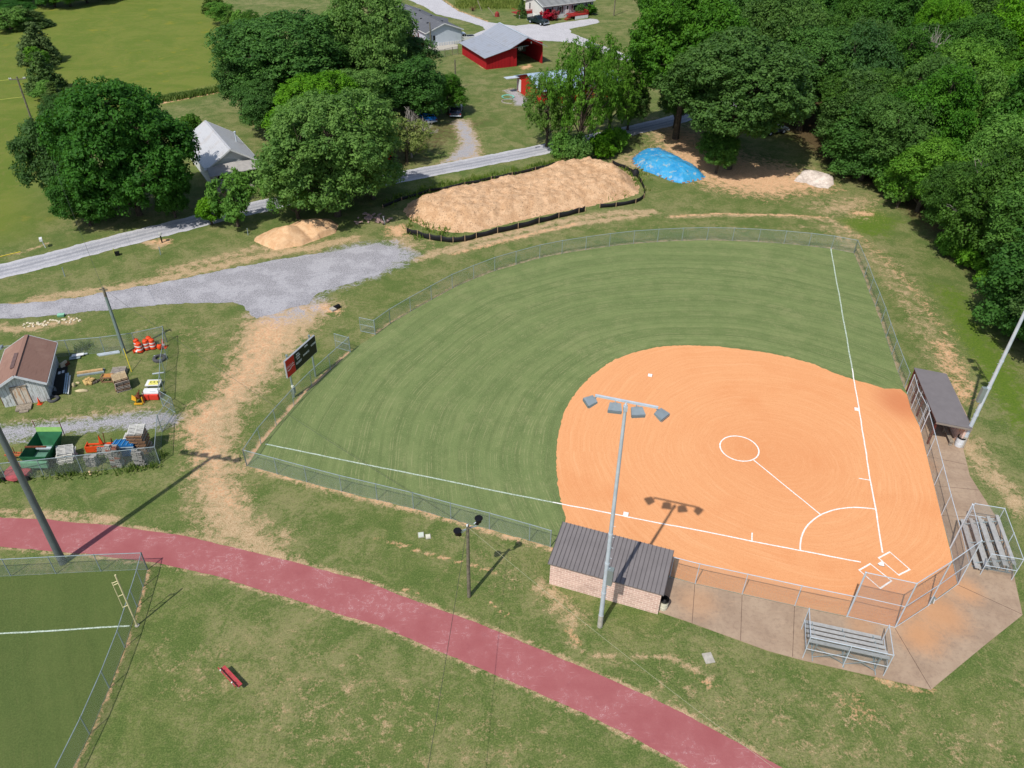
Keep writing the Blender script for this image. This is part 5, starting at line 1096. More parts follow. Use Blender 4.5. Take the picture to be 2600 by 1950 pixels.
# tyres
def tyre(label, xy, r, flat=True, rz=0):
    w = r*.42; pr = [(r*.55,-w*.4),(r*.85,-w*.5),(r,-w*.3),(r,w*.3),(r*.85,w*.5),(r*.55,w*.4),(r*.55,-w*.4)]
    o = MB().lathe(pr, 26).build('tyre', pm('grey_dusty_rubber', (84,84,86), .15), None, True); o.location = (xy[0], xy[1], w*.5 if flat else r)
    if not flat: o.rotation_euler = (math.pi/2, 0, rz)
    return tag(o, label, 'tyre')
tyre('large dusty tyre lying flat beside the right yard fence', V('B',1560,640), .62); tyre('dark tyre lying flat at the front corner of the shed', V('A',940,1210), .48)
t = thing('wire_basket', 'tangled grey wire roll leaning on the corner of the shed', 'wire roll', (*V('A',910,1120), .3)); m = MB()
for i in range(7):
    for k in range(16):
        a0, a1 = 2*math.pi*k/16, 2*math.pi*(k+1)/16; x = -.28+i*.09; r_ = .42+.03*math.sin(i*2); m.tube((x,r_*math.cos(a0),.12+r_*math.sin(a0)),(x+.02,r_*math.cos(a1),.12+r_*math.sin(a1)),.012,n=4)
m.build('wire', GALV, t); 
# timber beams, guard rails, planks
def planks(name, label, cat, a, b, parts, z=.08):
    a, L, rz = frame_of(a, b); t = thing(name, label, cat, (*a, 0), rz)
    for (nm, y, zz, w, h, m, dx0, dx1) in parts: MB().box(((L+dx0+dx1)/2, y, zz), (L-dx0+dx1, w, h)).build(nm, m, t)
    return t
planks('timber_beam', 'long pale timber beam on grey rails near the shed', 'timber', V('B',115,940), V('B',590,870), [('rail', .0, .08, .18, .14, GALVD, 0, 0), ('beam', .22, .16, .24, .3, WOODL, 0, -.1), ('rail', .42, .08, .12, .14, GALVD, 0, 0)])
planks('metal_rail', 'long pale grey rail lying behind the utility pole', 'rail', V('B',490,585), V('B',865,525), [('rail', 0, .07, .14, .12, GALV, 0, 0), ('rail', .22, .07, .14, .12, GALV, -.15, -.1)])
planks('metal_rail', 'short pale rail pushed through the right yard fence near the tyre', 'rail', V('B',1460,592), V('B',1660,560), [('rail', 0, .07, .1, .08, GALV, 0, 0)])
planks('metal_rail', 'short pale rail at the right yard fence above the yellow signs', 'rail', V('B',1435,905), V('B',1635,880), [('rail', 0, .07, .1, .08, GALV, 0, 0)])
planks('metal_sheet', 'bent white and grey sheet metal behind the shed', 'sheet metal', V('A',1225,500), V('A',1540,450), [('sheet', .0, .12, .55, .03, GALVD, 0, -.6), ('sheet', .25, .2, .4, .03, WHITE, .2, -.3), ('pipe', .3, .15, .1, .1, GALV, .8, 0)])
planks('pale_pipes', 'bundle of pale blue pipes leaning beside the black panels', 'pipes', V('A',1175,1140), V('A',1215,790), [('pipe', 0, .3, .1, .1, pm('pale_blue_pipe', (176,200,216)), 0, 0), ('pipe', -.15, .2, .1, .1, WHITE, 0, -.3), ('pipe', .14, .35, .08, .08, pm('pale_blue_pipe', (176,200,216)), 0, -.1)])
t = planks('old_score_panel', 'old black scoreboard panel with white blocks leaning along the shed side', 'panel', V('A',905,1000), V('A',985,560), [])
L_ = math.hypot(*(np.array(V('A',905,1000))-np.array(V('A',985,560))))
m = MB().extr([(0,0),(L_,0),(L_,1.3),(0,1.3)], (0,.0,.25), (1,0,0), (0,.55,.8), (0,-.05,.03)); m.build('panel', pm('black_score_panel', (20,24,28)), t)
def onp(x0, x1, u0, u1, m_, nm): MB().extr([(x0,u0),(x1,u0),(x1,u1),(x0,u1)], (0,-.06,.29), (1,0,0), (0,.55,.8), (0,-.012,.008)).build(nm, m_, t)
onp(.02,.75,.0,1.3, pm('bright_red_panel', (196,24,30)), 'red_end')
for x, u in ((1.1,.55),(1.9,.1),(3.1,.6),(3.4,.05)): onp(x,x+.3,u,u+.5, LW, 'white_block')
t = thing('black_board', 'flat black board with two white blocks lying between panel and pipes', 'board', (*V('A',1040,900), 0), math.atan2(*(np.array(V('A',985,560))-np.array(V('A',905,1000)))[::-1]))
MB().box((0,-.1,.12),(4.2,.9,.1)).build('board', pm('black_score_panel', (20,24,28)), t)
for x, y in ((1.25,.05),(1.35,-.25)): MB().box((x,y,.178),(.42,.2,.012)).build('white_block', LW, t)
t = thing('oval_float', 'cream curved board standing behind the shed corner', 'board', (*V('A',1140,640), 0), 1.2); MB().box((0,0,.35),(.7,.12,.5)).build('board', pm('cream_board', (214,200,176)), t); MB().box((.3,.12,.2),(.5,.4,.3)).build('block', RUST, t)
def rock(label, xy, s, rgb=(206,190,150), name='rock', cat='rock', group=None):
    m = MB(); n = 10; vs = []
    for i in range(6):
        for j in range(n):
            a, b = 2*math.pi*j/n, math.pi*i/5; r_ = 1+.28*nz(i*.9+xy[0], j*.8+xy[1], 2); vs.append((s[0]*r_*math.sin(b)*math.cos(a), s[1]*r_*math.sin(b)*math.sin(a), s[2]*r_*math.cos(b)))
    m.add(vs, [(i*n+j, i*n+(j+1) % n, (i+1)*n+(j+1) % n, (i+1)*n+j) for i in range(5) for j in range(n)])
    o = m.build(name, pm('stone_%d_%d' % (rgb[0], rgb[2]), rgb, .2, 4, .9), None); o.location = (xy[0], xy[1], s[2]*.6); o.rotation_euler = (0,0,nz(xy[0], xy[1])*6); return tag(o, label, cat, group)
rock('flat pale stone slab lying front of the log pile', V('B',190,1200), (.55,.2,.12)); rock('small upright pale block at the corner of the black panels', V('B',60,1120), (.16,.14,.28)); rock('flat pale stone on the grass outside the near yard fence', V('C',1100,775), (.3,.14,.06), (220,190,150)); rock('small stone beside the pale block near the shed', V('B',125,1060), (.22,.12,.1))
for i, (x, y) in enumerate(((250,1050),(290,1020),(330,1000),(355,1040),(300,1065),(385,1010),(270,1080),(345,1075))): rock('chunk in the heap of split yellowish wood between rails and stones', V('B',x,y), (.24,.16,.2), (214,180,118), 'wood_chunk', 'firewood', 'heap of split wood')
for i, (x, y) in enumerate(((420,1060),(460,1040),(490,1020))): rock('dark chunk right of the yellowish wood heap', V('B',x,y), (.18,.12,.14), (96,88,78), 'dark_chunk', 'rubble', 'dark chunks beside the wood heap')
# white gravel specks by the lot
for i in range(46):
    x = 60+i*3.2+random.uniform(-4, 4); y = 828-i*.35+random.uniform(-7, 6)
    if 118 < x < 190: y -= random.uniform(0, 8)
    p = g2(x, y); rock('pale stone in the scatter along the lower edge of the gravel lot', p, (random.uniform(.08,.2), random.uniform(.06,.14), .06), (226,214,186), 'pale_stone', 'rock', 'pale stones scattered below the gravel lot')
# small sign boards / machines at right fence
t = thing('yellow_sign_stack', 'white frame board with three yellow squares by the yard fence', 'sign board', (*V('B',1445,1140), 0), .08)
MB().box((0,.35,.3),(1.25,.9,.08)).build('board', WHITE, t); m = MB()
for i in range(3): MB().box((-.22+i*.3,.3,.36),(.28,.6,.03)).build('yellow_square', pm('pale_yellow_sign', (236,228,120), .05), t); m.box((-.22+i*.3,.38,.385),(.1,.12,.01)).box((-.2+i*.3,.26,.385),(.06,.05,.01))
m.build('black_mark', BLACK, t)
for x in (-.5,.5): MB().box((x,.35,.13),(.08,.8,.26)).build('leg', GALVD, t)
t = thing('cooler_bench', 'white topped red box standing at the yard fence beside the yellow signs', 'box', (*V('B',1425,1330), 0), .07)
MB().box((0,.1,.3),(1.3,.7,.5)).build('box', pm('orange_red_paint', (232,66,48), .08), t); MB().box((0,.28,.62),(1.36,.75,.1)).build('lid', WHITE, t); MB().box((.2,.1,.68),(.5,.03,.02)).build('handle', GALVD, t)
t = thing('yellow_machine', 'small yellow and rusty implement beside the white topped box', 'implement', (*V('B',1190,1440), 0), .1); YM = pm('machine_yellow', (224,168,40), .15)
MB().add([(-.45,.3,.9),(-.1,.1,.8),(-.1,.0,.4),(-.5,.1,.5),(-.4,.4,.5),(-.05,.3,.4)],[(0,1,2,3),(0,4,5,1),(3,4,0),(1,5,2)]).build('guard', YM, t)
m = MB().box((0,0,.12),(.7,.12,.12)).box((-.3,.3,.3),(.1,.1,.6)).box((.3,.3,.3),(.1,.1,.6)); m.build('frame', YM, t)
m = MB().tube((-.3,.5,.5),(.35,.5,.5),.2).box((.1,.3,.8),(.15,.15,.6)).tube((.45,.2,.0),(.55,.3,1.2),.04).tube((.0,.6,.6),(.1,.7,1.1),.05); m.build('engine', RUST, t)
t = thing('wooden_crate', 'small brown wooden frame crate beside the middle pallet stack', 'crate', (*V('B',660,1010), 0), .1); m = MB()
for z in (.06,.5): m.box((0,-.3,z),(1.0,.08,.08)).box((0,.3,z),(1.0,.08,.08)).box((-.46,0,z),(.08,.6,.08)).box((.46,0,z),(.08,.6,.08))
for x in (-.46,.46):
    for y in (-.3,.3): m.box((x,y,.28),(.08,.08,.5))
m.build('crate_frame', PW[3], t); MB().box((.1,0,.56),(.7,.5,.04)).build('crate_top', pm('orange_wood', (196,134,72)), t)
# green hopper wagon
t = thing('hopper_wagon', 'green flared hopper wagon in the storage yard behind the fence', 'wagon', (*V('C',540,640), 0), .04); GN = pm('dark_green_paint', (34,104,66), .2, 2, .6); GL = pm('light_green_board', (150,200,110), .1)
def q_(a, b, c, d, m_, nm='panel', th=.03):
    mb = MB(); A_ = [Vector(x) for x in (a,b,c,d)]; n = (A_[1]-A_[0]).cross(A_[2]-A_[0]).normalized()*th; mb.add(A_+[p+n for p in A_], [(0,1,2,3),(7,6,5,4),(0,4,5,1),(1,5,6,2),(2,6,7,3),(3,7,4,0)]).build(nm, m_, t)
x0, x1, y0_, y1_ = -1.0, 1.0, -1.0, 2.0
q_((-.75,-.8,.45),(.75,-.8,.45),(x1,y0_,1.45),(x0,y0_,1.45),GN,'front_side'); q_((-.75,1.5,.45),(.75,1.5,.45),(x1,y1_,1.45),(x0,y1_,1.45),GN,'back_side')
q_((-.75,-.8,.45),(-.75,1.5,.45),(x0,y1_,1.45),(x0,y0_,1.45),GN,'left_side'); q_((.75,-.8,.45),(.75,1.5,.45),(x1,y1_,1.45),(x1,y0_,1.45),GN,'right_side')
q_((-.75,-.8,.45),(.75,-.8,.45),(.75,1.5,.45),(-.75,1.5,.45),pm('green_grey_floor', (96,140,120), .2),'floor'); q_((x0,y1_,1.46),(x1,y1_,1.46),(x1,y1_+.08,1.85),(x0,y1_+.08,1.85),GL,'head_board')
MB().box((0,-1.12,.75),(2.0,.25,.5)).build('tail_box', pm('sun_bleached_green', (110,164,130), .15), t); MB().tube((x0,2.1,.9),(x0-.1,2.2,2.4),.03).tube((x1,2.1,.9),(x1-.05,2.2,2.4),.03).build('stake_rod', RUST, t); MB().box((-.2,.1,1.5),(1.6,.12,.1)).build('cross_bar', RUST, t); MB().box((0,.8,.75),(1.5,.2,.12)).build('pale_bar', GALV, t)
for s in (-1,1):
    for y in (-.4,1.0): MB().tube((s*.8,y,.33),(s*1.0,y,.33),.33,n=16).build('wheel', RUBBER, t)
t = thing('rusty_drawbar', 'rusty orange bar implement left of the green hopper', 'implement', (*V('C',260,620), 0), .03)
MB().box((0,0,.55),(2.2,.12,.12)).box((0,.35,.5),(2.0,.1,.1)).build('bar', pm('rust_orange', (190,104,64), .2), t); m = MB()
for x in (-.9,-.3,.3,.9): m.tube((x,0,.5),(x+.05,-.2,0),.04).tube((x,.35,.5),(x,.5,0),.04)
m.tube((-.4,.2,.6),(-.45,.3,1.1),.03).tube((.1,.2,.6),(.2,.3,.95),.03).build('tine', RUST, t)
t = thing('red_mower_deck', 'faded red mower deck behind the fence at far left', 'mower', (*V('C',240,790), 0), .1)
MB().lathe([(0,.55),(.5,.5),(.95,.42),(1.0,.2),(.98,.2)],12).build('mower_deck', pm('faded_red_paint', (176,84,88), .2), t, True); MB().box((0,0,.65),(.35,.35,.25)).tube((-.9,-.2,.2),(-2.2,-.5,.45),.06).tube((-.9,.2,.2),(-2.2,-.4,.45),.06).build('gearbox', BLACK, t)
for s in (-1,1): MB().tube((s*.9,-.8,.2),(s*.9,-.65,.2),.2).build('wheel', RUBBER, t)
t = thing('box_blade', 'bright orange box blade between white pallets and blue seeder', 'implement', (*V('C',1240,520), 0), .12)
MB().box((0,0,.35),(2.2,.08,.55)).box((-1.1,.3,.35),(.06,.7,.55)).box((1.1,.3,.35),(.06,.7,.55)).box((0,.45,.5),(2.2,.12,.12)).build('blade_box', ORG, t); MB().add([(-.1,.3,.6),(.2,.3,.6),(.05,.3,1.5),(-.1,.4,.6),(.2,.4,.6),(.05,.4,1.5)],[(0,1,2),(5,4,3),(0,3,4,1),(1,4,5,2),(2,5,3,0)]).build('hitch_frame', ORG, t); MB().tube((.3,.4,.5),(.4,.5,1.6),.035).tube((.9,.2,.6),(1.0,.2,1.2),.05).build('hitch_lever', RUST, t)
t = thing('blue_seeder', 'blue seeder box tipped beside the high corner pallets', 'implement', (*V('C',1560,560), 0), .12); BL = pm('bright_blue_paint', (28,112,180), .15)
MB().extr([(-.45,.3),(.5,.2),(.65,1.15),(-.4,1.4)], (-.85,0,0), (0,1,0), (0,0,1), (1.7,0,0)).build('hopper', BL, t); m = MB()
for x in (-.7,-.35,0,.35,.7): m.bar((x,-.42,1.43),(x,.66,1.2),.05,.04)
m.build('rib', pm('pale_blue_rib', (110,176,220)), t); MB().box((0,-.52,1.25),(1.8,.12,.06)).build('lip', GALVD, t)
for s in (-1,1): MB().tube((s*.9,.1,.35),(s*1.05,.1,.35),.35,n=14).build('wheel', RUBBER, t)
# concrete block heaps
BM = MB(); 
for x in (-.19,0,.19): BM.box((x,0,0),(.035,.2,.2))
for y in (-.085,.085): BM.box((0,y,0),(.40,.032,.198))
BMs = [BM.mesh('concrete_block', pm(n, c, .15, 4, .95)) for n, c in (('grey_block', (146,144,140)), ('pale_block', (176,172,166)), ('brick_red_block', (160,104,84)))]
def heap(cx, cy, n, w, d, h, label, grp, reds=0):
    p = V('C', cx, cy); nx_ = max(1, int(w/.42)); k = 0; z = 0
    while k < n:
        lay = max(4, int(nx_*max(1, d/.25)*(1-.16*z))); 
        for i in range(lay):
            if k >= n: break
            x = (i % nx_-(nx_-1)/2)*.42; y = (i//nx_)*.24-d/2
            o = link('concrete_block', BMs[2 if reds and k % 5 == 0 else k % 2], None, (p[0]+x+random.uniform(-.06,.06), p[1]+y+random.uniform(-.05,.05), .1+z*.2)); o.rotation_euler = (random.choice((0,math.pi/2)), random.uniform(-.08,.08), random.uniform(-.25,.25)); k += 1
            tag(o, label, 'concrete block', grp)
        z += 1
heap(1150, 665, 20, .95, .5, .6, 'concrete block in the low heap left of the green weeds', 'blocks in the left heap'); heap(1300, 560, 18, .9, .5, .6, 'concrete block in the heap against the orange box blade', 'blocks by the orange blade')
heap(1465, 650, 44, 1.0, .8, 1., 'concrete block in the tall heap below the blue seeder', 'blocks below the blue seeder', 1); heap(1740, 640, 28, 1.1, .7, .6, 'concrete block in the heap below the corner pallets', 'blocks below the corner pallets')
# ================================================================== SMALL THINGS ON THE GRASS
b = V('P',870,800); t = thing('park_bench', 'red wooden bench alone on the patchy grass at lower left', 'bench', (*V('P',800,850), 0), math.atan2(-1.21,1.4)); RP = pm('worn_red_paint', (196,74,80), .15, 4, .6)
MB().box((0,.30,.52),(1.85,.14,.045)).build('seat_plank', RP, t); MB().box((0,.14,.52),(1.85,.14,.045)).build('seat_plank', RP, t)
MB().bar((-.92,-.04,.72),(.92,-.04,.72),.035,.16).build('backrest', RP, t)
for x in (-.6,.6): MB().bar((x,.2,0),(x,.2,.5),.06).bar((x,.35,.48),(x,-.02,.48),.05,.05).bar((x,-.02,.48),(x,-.06,.86),.05).build('bench_leg', GALV, t); 
for x in (-.6,.6): MB().lathe([(.0,.06),(.045,.03),(.05,0)],8,(x,-.06,.84)).build('bolt', WHITE, t, True)
def lid(label, px, s, m, rz=.2): 
    t = thing('meter_box', label, 'meter box', (*g2(*px), 0), rz); MB().box((0,0,.03),(s,s*1.2,.06)).build('frame', CONC, t); MB().box((0,0,.065),(s*.8,s,.02)).build('lid', m, t)
PL = pm('pale_green_lid', (206,216,200), .06)
lid('left pale utility lid in the grass above the red track', (1069,1359), .42, PL); lid('right pale utility lid in the grass above the red track', (1087,1363), .36, pm('cream_lid', (222,220,196))); lid('grey square lid in the grass below the brick dugout', (1798.5,1671.5), .6, CONC)
t = thing('utility_box', 'small green box lying at the lower edge of the gravel lot', 'utility box', (*g2(156,803), 0), .2); MB().box((0,0,.12),(.6,.4,.2)).build('box', pm('green_lid', (110,176,140)), t); MB().box((0,0,.23),(.64,.44,.03)).build('lid', pm('pale_green_top', (150,206,176)), t)
t = thing('mailbox', 'white mailbox on a post leaning beside the gravel lane', 'mailbox', (*g2(116,629), 0), .5); MB().tube((0,0,0),(-.15,0,1.0),.05).build('post', WHITE, t); MB().box((-.18,0,1.1),(.3,.6,.3)).build('box', WHITE, t)
t = thing('mailbox', 'dark mailbox with pale top on the bare earth patch by the lane', 'mailbox', (*g2(412,616), 0), .3); MB().box((0,0,.5),(.14,.14,1.0)).build('post', BLACK, t); MB().box((0,0,1.12),(.26,.5,.26)).build('box', pm('pale_tin', (200,200,196)), t)
def mark(label, px, h, m, head=None):
    t = thing('marker_post', label, 'marker post', (*g2(*px), 0)); MB().tube((0,0,0),(.04,0,h),.045,n=6).build('post', m, t)
    if head: MB().box((.05,0,h),(.1,.3,.4)).build('plate', head, t)
mark('thin grey marker post on the verge left between lane and gravel lot', (165,702), 1.1, GALVD); mark('thin grey post just below the bare earth patch', (408,647), 1.0, GALVD); mark('thin post on the verge near the bushy small tree', (630,597), .9, GALVD); mark('small yellow green stub post beside a black bin on the verge', (290,643), .6, pm('lime_post', (170,180,80)))
t = thing('black_bin', 'small black box on the verge below the lane', 'bin', (*g2(299,648), 0), .4); MB().box((0,0,.2),(.45,.4,.35)).build('box', BLACK, t); MB().box((0,0,.39),(.5,.45,.04)).build('lid', BLACK, t)
t = thing('culvert_pipe', 'short black drain pipe at the end of the clay patch below the lot', 'pipe', (*g2(856,783), .15), .8); MB().tube((-.3,0,.05),(.3,0,.05),.22,n=14).build('pipe', BLACK, t); MB().box((-.5,0,-.02),(.5,.6,.2)).build('rubble', CONC, t)
o = wire_obj('yellow hose lying on the verge beside the gravel lane', (*g2(-60,668), .04), (*g2(52,640), .04), -.02, .05, pm('yellow_hose', (214,196,60)), 'hose', 'yellow_hose')
t = thing('debris_heap', 'dark brush heap with white post at the edge of the far road field', 'brush heap', (*g2(1200,28), 0)); m = MB()
for i in range(26): a = random.random()*6.3; m.tube((0,0,.1),(1.4*math.cos(a)*random.random(),1.4*math.sin(a),random.uniform(.3,1.3)),.05,.02,n=4)
m.build('branch', pm('dark_red_brush', (110,66,56)), t); MB().tube((2.2,.5,0),(1.2,1.2,2.2),.08).build('post', WOODG, t)
t = thing('debris_heap', 'red stump and plank at the top beside the far field', 'debris', (*g2(1262,42), 0)); MB().lathe([(.6,0),(.5,.8),(.1,1.2)],8).build('stump', pm('red_stump', (150,56,50)), t); MB().tube((-.5,0,0),(-2.2,.6,1.9),.08).build('plank', WOODG, t)
t = thing('pink_debris', 'pinkish rubble heap at the left end of the tan mound', 'rubble', (*g2(950,560), 0)); m = MB()
for i in range(24): m.box((random.uniform(-2.2,2.2),random.uniform(-1.2,1.6),random.uniform(.05,.4)),(random.uniform(.2,.7),random.uniform(.1,.4),random.uniform(.08,.25)),random.random()*3)
m.build('rubble', pm('pink_rubble', (186,156,150), .25), t); MB().tube((1.5,-1.0,.0),(1.3,-.8,1.0),.05).build('stake', WHITE, t)
# ================================================================== TREES
def leaf_mat(name, dark, light, trans=.3, hue=.5, vmin=.84):
    t = NT(name); a = t.attr('tone'); oi = t.n('ShaderNodeObjectInfo').outputs['Random']
    n = t.noise(.45, 3, .6); f = t.math('ADD', t.math('MULTIPLY', a, .55), t.math('MULTIPLY', t.mp(n, .3, .7), .45))
    c = t.mix(f, srgb(*dark, k=.85), srgb(*light, k=.85)); hv = t.n('ShaderNodeHueSaturation'); t.l(c, hv.inputs['Color'])
    t.l(t.mp(oi, 0, 1, .5-.022*hue*2, .5+.012*hue*2, False), hv.inputs['Hue']); t.l(t.mp(t.math('FRACT', t.math('MULTIPLY', oi, 7.3)), 0, 1, vmin, 1.10, False), hv.inputs['Value'])
    t.l(t.mp(t.math('FRACT', t.math('MULTIPLY', oi, 3.7)), 0, 1, .85, 1.05, False), hv.inputs['Saturation'])
    c = hv.outputs[0]; t.fin(c, .6, 0, .18)
    tr = t.n('ShaderNodeBsdfTranslucent'); hs = t.mix(.5, c, srgb(120,180,30,.8), 'MIX'); t.l(hs, tr.inputs[0])
    mx = t.n('ShaderNodeMixShader'); mx.inputs[0].default_value = trans; t.l(t.b.outputs[0], mx.inputs[1]); t.l(tr.outputs[0], mx.inputs[2]); t.l(mx.outputs[0], t.out.inputs[0]); return t.m
L_OAK = leaf_mat('oak_leaves', (42,84,24), (92,140,48), .30, .3); L_MAP = leaf_mat('maple_leaves', (36,78,24), (76,128,44), .3, .2); L_LIME = leaf_mat('light_leaves', (58,112,24), (118,168,50), .36, .12, .97)
L_CED = leaf_mat('cedar_needles', (50,78,30), (96,122,50), .15); L_WIL = leaf_mat('willow_leaves', (58,112,22), (110,166,44), .36); L_YEL = leaf_mat('yellow_green_leaves', (110,126,56), (160,168,92), .3); L_RED = leaf_mat('crimson_leaves', (130,20,40), (190,40,60), .2, 0)
def unit(v): return v/np.maximum(np.linalg.norm(v, axis=-1, keepdims=True), 1e-9)
def leaves(C, rc, per, size, seed, outc, flat=.8, droop=0., asp=1.0, updir=.5):
    """leaf rhombs round clump centres C (n,3), radii rc (n,)"""
    r = np.random.default_rng(seed); n = len(C); D = unit(r.normal(size=(n, per, 3))); out = unit(C-outc)[:, None, :]
    D = unit(D+out*.45+np.array([0,0,.25])); rad = rc[:, None, None]*(r.uniform(.45, 1.08, (n, per, 1)))
    P = C[:, None, :]+D*rad*np.array([1,1,flat]); N = unit(D+np.array([0,0,updir])+r.normal(size=(n, per, 3))*.42)
    P = P.reshape(-1, 3); N = N.reshape(-1, 3); m = len(P)
    if droop: T = unit(np.array([0,0,-1.])+r.normal(size=(m, 3))*.35)
    else: T = unit(r.normal(size=(m, 3)))
    T = unit(T-N*(T*N).sum(1, keepdims=True)); B = np.cross(N, T); s = size*r.uniform(.6, 1.35, (m, 1))
    fold = N*s*.18
    v = np.stack([P-T*s*asp, P+B*s*.5-fold, P+T*s*asp, P-B*s*.5-fold], 1).reshape(-1, 3)
    tone = np.repeat(np.clip(np.repeat(r.uniform(0, 1, n), per)*.6+r.uniform(0, .5, m), 0, 1), 4); return v, tone
def leaf_mesh(name, VT, m):
    v = np.concatenate([a for a, b in VT]); t = np.concatenate([b for a, b in VT]); f = np.arange(len(v)).reshape(-1, 4)
    me = bpy.data.meshes.new(name); me.vertices.add(len(v)); me.vertices.foreach_set('co', v.astype('f').ravel()); me.loops.add(len(v)); me.loops.foreach_set('vertex_index', f.astype('i').ravel())
    me.polygons.add(len(f)); me.polygons.foreach_set('loop_start', np.arange(0, len(v), 4, dtype='i')); me.polygons.foreach_set('loop_total', np.full(len(f), 4, 'i')); me.update(calc_edges=True)
    a = me.attributes.new('tone', 'FLOAT', 'POINT'); a.data.foreach_set('value', t.astype('f')); me.materials.append(m); return me
PROTO = {}
def proto(key, seed, R=6., H=15., base=3., nl=15, per=34, size=.23, m=None, kind='round', rc=(.6, 1.05), spacing=.78, droop=0., gap=.15):
    r = np.random.default_rng(seed); cz = (base+H)/2; hz = (H-base)/2; lob = []
    if kind == 'cone':
        k = 0
        for i in range(nl):
            z = base+(H-base)*(i/(nl-1))**.9; rr = R*(1-(z-base)/(H-base))**.8*.75+.3; na = max(1, int(rr*3))
            for j in range(na): a = 2*math.pi*j/na+r.uniform(0, 1); lob.append((np.array([rr*.6*math.cos(a), rr*.6*math.sin(a), z]), max(.45, rr*.55)))
    else:
        ga = math.pi*(3-math.sqrt(5))
        for i in range(nl):
            u = 1-2*(i+.5)/nl; u = u*.95+.05; a = i*ga+r.uniform(-.8, .8); q = math.sqrt(max(0, 1-u*u)); f = r.uniform(.42, .82); rr = R*r.uniform(.24, .46)*(1.12-.35*(f-.42))
            if kind == 'tall': f = r.uniform(.45, .7)
            lob.append((np.array([R*f*q*math.cos(a), R*f*q*math.sin(a), cz+hz*u*(f+.02)]), rr))
        lob.append((np.array([r.normal()*.4, r.normal()*.4, cz+hz*.25]), R*.46)); lob.append((np.array([0, 0, cz-hz*.25]), R*.46))
    C = []; RC = []
    cen = np.array([l[0] for l in lob]); rad = np.array([l[1] for l in lob])
    for i, (c, rr) in enumerate(lob):
        n = max(8, int(4*math.pi*rr*rr/(spacing**2)/1.25)); d = unit(r.normal(size=(n, 3))); p = c+d*rr*r.uniform(.70, 1.18, (n, 1))*np.array([1.05,1.05,.72])
        dd = np.linalg.norm(p[:, None, :]-cen[None], axis=2)/rad[None]; dd[:, i] = 9; keep = dd.min(1) > .62
        hole = np.array([noise.noise((x*.55, y*.55, z*.55+seed)) for x, y, z in p]); keep &= hole > -.5+gap; keep &= (d[:, 2] > -.75)
        C.append(p[keep]); RC.append(r.uniform(rc[0], rc[1], keep.sum()))
    C = np.concatenate(C); RC = np.concatenate(RC)
    if kind == 'willow':     # hanging strands of clumps below each clump
        ex, er = [], []
        for p in C[::3]:
            for k in range(r.integers(1, 3)): ex.append(p+np.array([r.normal()*.15, r.normal()*.15, -.7*(k+1)])); er.append(.38)
        C = np.concatenate([C, np.array(ex)]); RC = np.concatenate([RC, np.array(er)]); sel = C[:, 2] > .8; C, RC = C[sel], RC[sel]
    oc = np.array([0, 0, cz-hz*.3])
    VT = [leaves(C, RC, per, size, seed+1, oc, droop=droop, asp=.8 if not droop else 1.0, updir=.5 if kind != 'cone' else .2)]
    crown = leaf_mesh('crown', VT, m); tr = MB(); r0 = .018*H+.09
    tr.path([(0,0,-.1),(.05,.03,base*.6),(.1,-.05,cz*.8),(.0,.1,cz+hz*.45)], [r0*1.25, r0, r0*.7, r0*.25], 9)
    for i, (c, rr) in enumerate(lob):
        if kind == 'cone' and i % 3: continue
        z0 = max(base*.7, min(cz, c[2]-rr*.9-1.2)); s_ = (.05, 0, z0); mid = (c[0]*.5, c[1]*.5, (z0+c[2])/2+.2); rb = r0*.42
        tr.path([s_, mid, tuple(c)], [rb, rb*.6, rb*.25], 6)
        for k in range(4):
            d = unit(r.normal(size=3)); e = c+d*rr*.8; tr.tube(tuple(c), tuple(e), rb*.25, rb*.08, 4)
    PROTO[key] = (crown, tr.mesh('trunk', BARK, True), R, H)
proto('oak0', 11, 7.4, 17, 3.4, 24, 36, .22, L_OAK); proto('oak1', 12, 6.7, 18, 3.0, 24, 36, .22, L_OAK, 'tall'); proto('oak2', 13, 5.8, 15, 1.6, 20, 38, .21, L_OAK)
proto('maple', 21, 7.8, 14.5, .8, 32, 38, .23, L_MAP, rc=(.55, .95), gap=.08); proto('maple2', 22, 5.2, 12, .6, 18, 38, .22, L_MAP)
proto('light0', 31, 6.7, 15, 1.6, 24, 36, .20, L_LIME, rc=(.5, .9)); proto('light1', 32, 5.2, 13, 1.0, 19, 36, .20, L_LIME); proto('small', 33, 2.6, 4.6, .5, 9, 36, .17, L_LIME, rc=(.35, .6), spacing=.52)
proto('willow', 41, 6.4, 13, 2.2, 22, 20, .16, L_WIL, 'willow', rc=(.35, .65), droop=1., gap=.5, spacing=.75); proto('cedar', 51, 2.4, 6.5, .1, 10, 30, .17, L_CED, 'cone', rc=(.35, .6), spacing=.45); proto('bush', 61, 1.4, 1.7, .0, 7, 34, .14, L_OAK, rc=(.25, .45), spacing=.4); proto('bushred', 62, 1.2, 1.5, .0, 6, 30, .14, L_RED, rc=(.25, .4), spacing=.4)
proto('yellow', 71, 3.4, 6.5, 1.2, 10, 22, .17, L_YEL, rc=(.35, .6), spacing=.7, gap=.35); proto('under', 63, 2.4, 3.2, .0, 9, 34, .2, L_LIME, rc=(.4, .7), spacing=.6)
def plant(key, xy, h, r, label, cat='tree', name='tree', rz=None, group=None):
    cr, tk, R0, H0_ = PROTO[key]; s = (r/R0, r/R0, h/H0_); t = thing(name, label, cat, (*xy, 0), random.uniform(0, 6.28) if rz is None else rz, group); t.scale = s
    link('crown', cr, t); link('trunk' if cat != 'bush' else 'stem', tk, t); return t
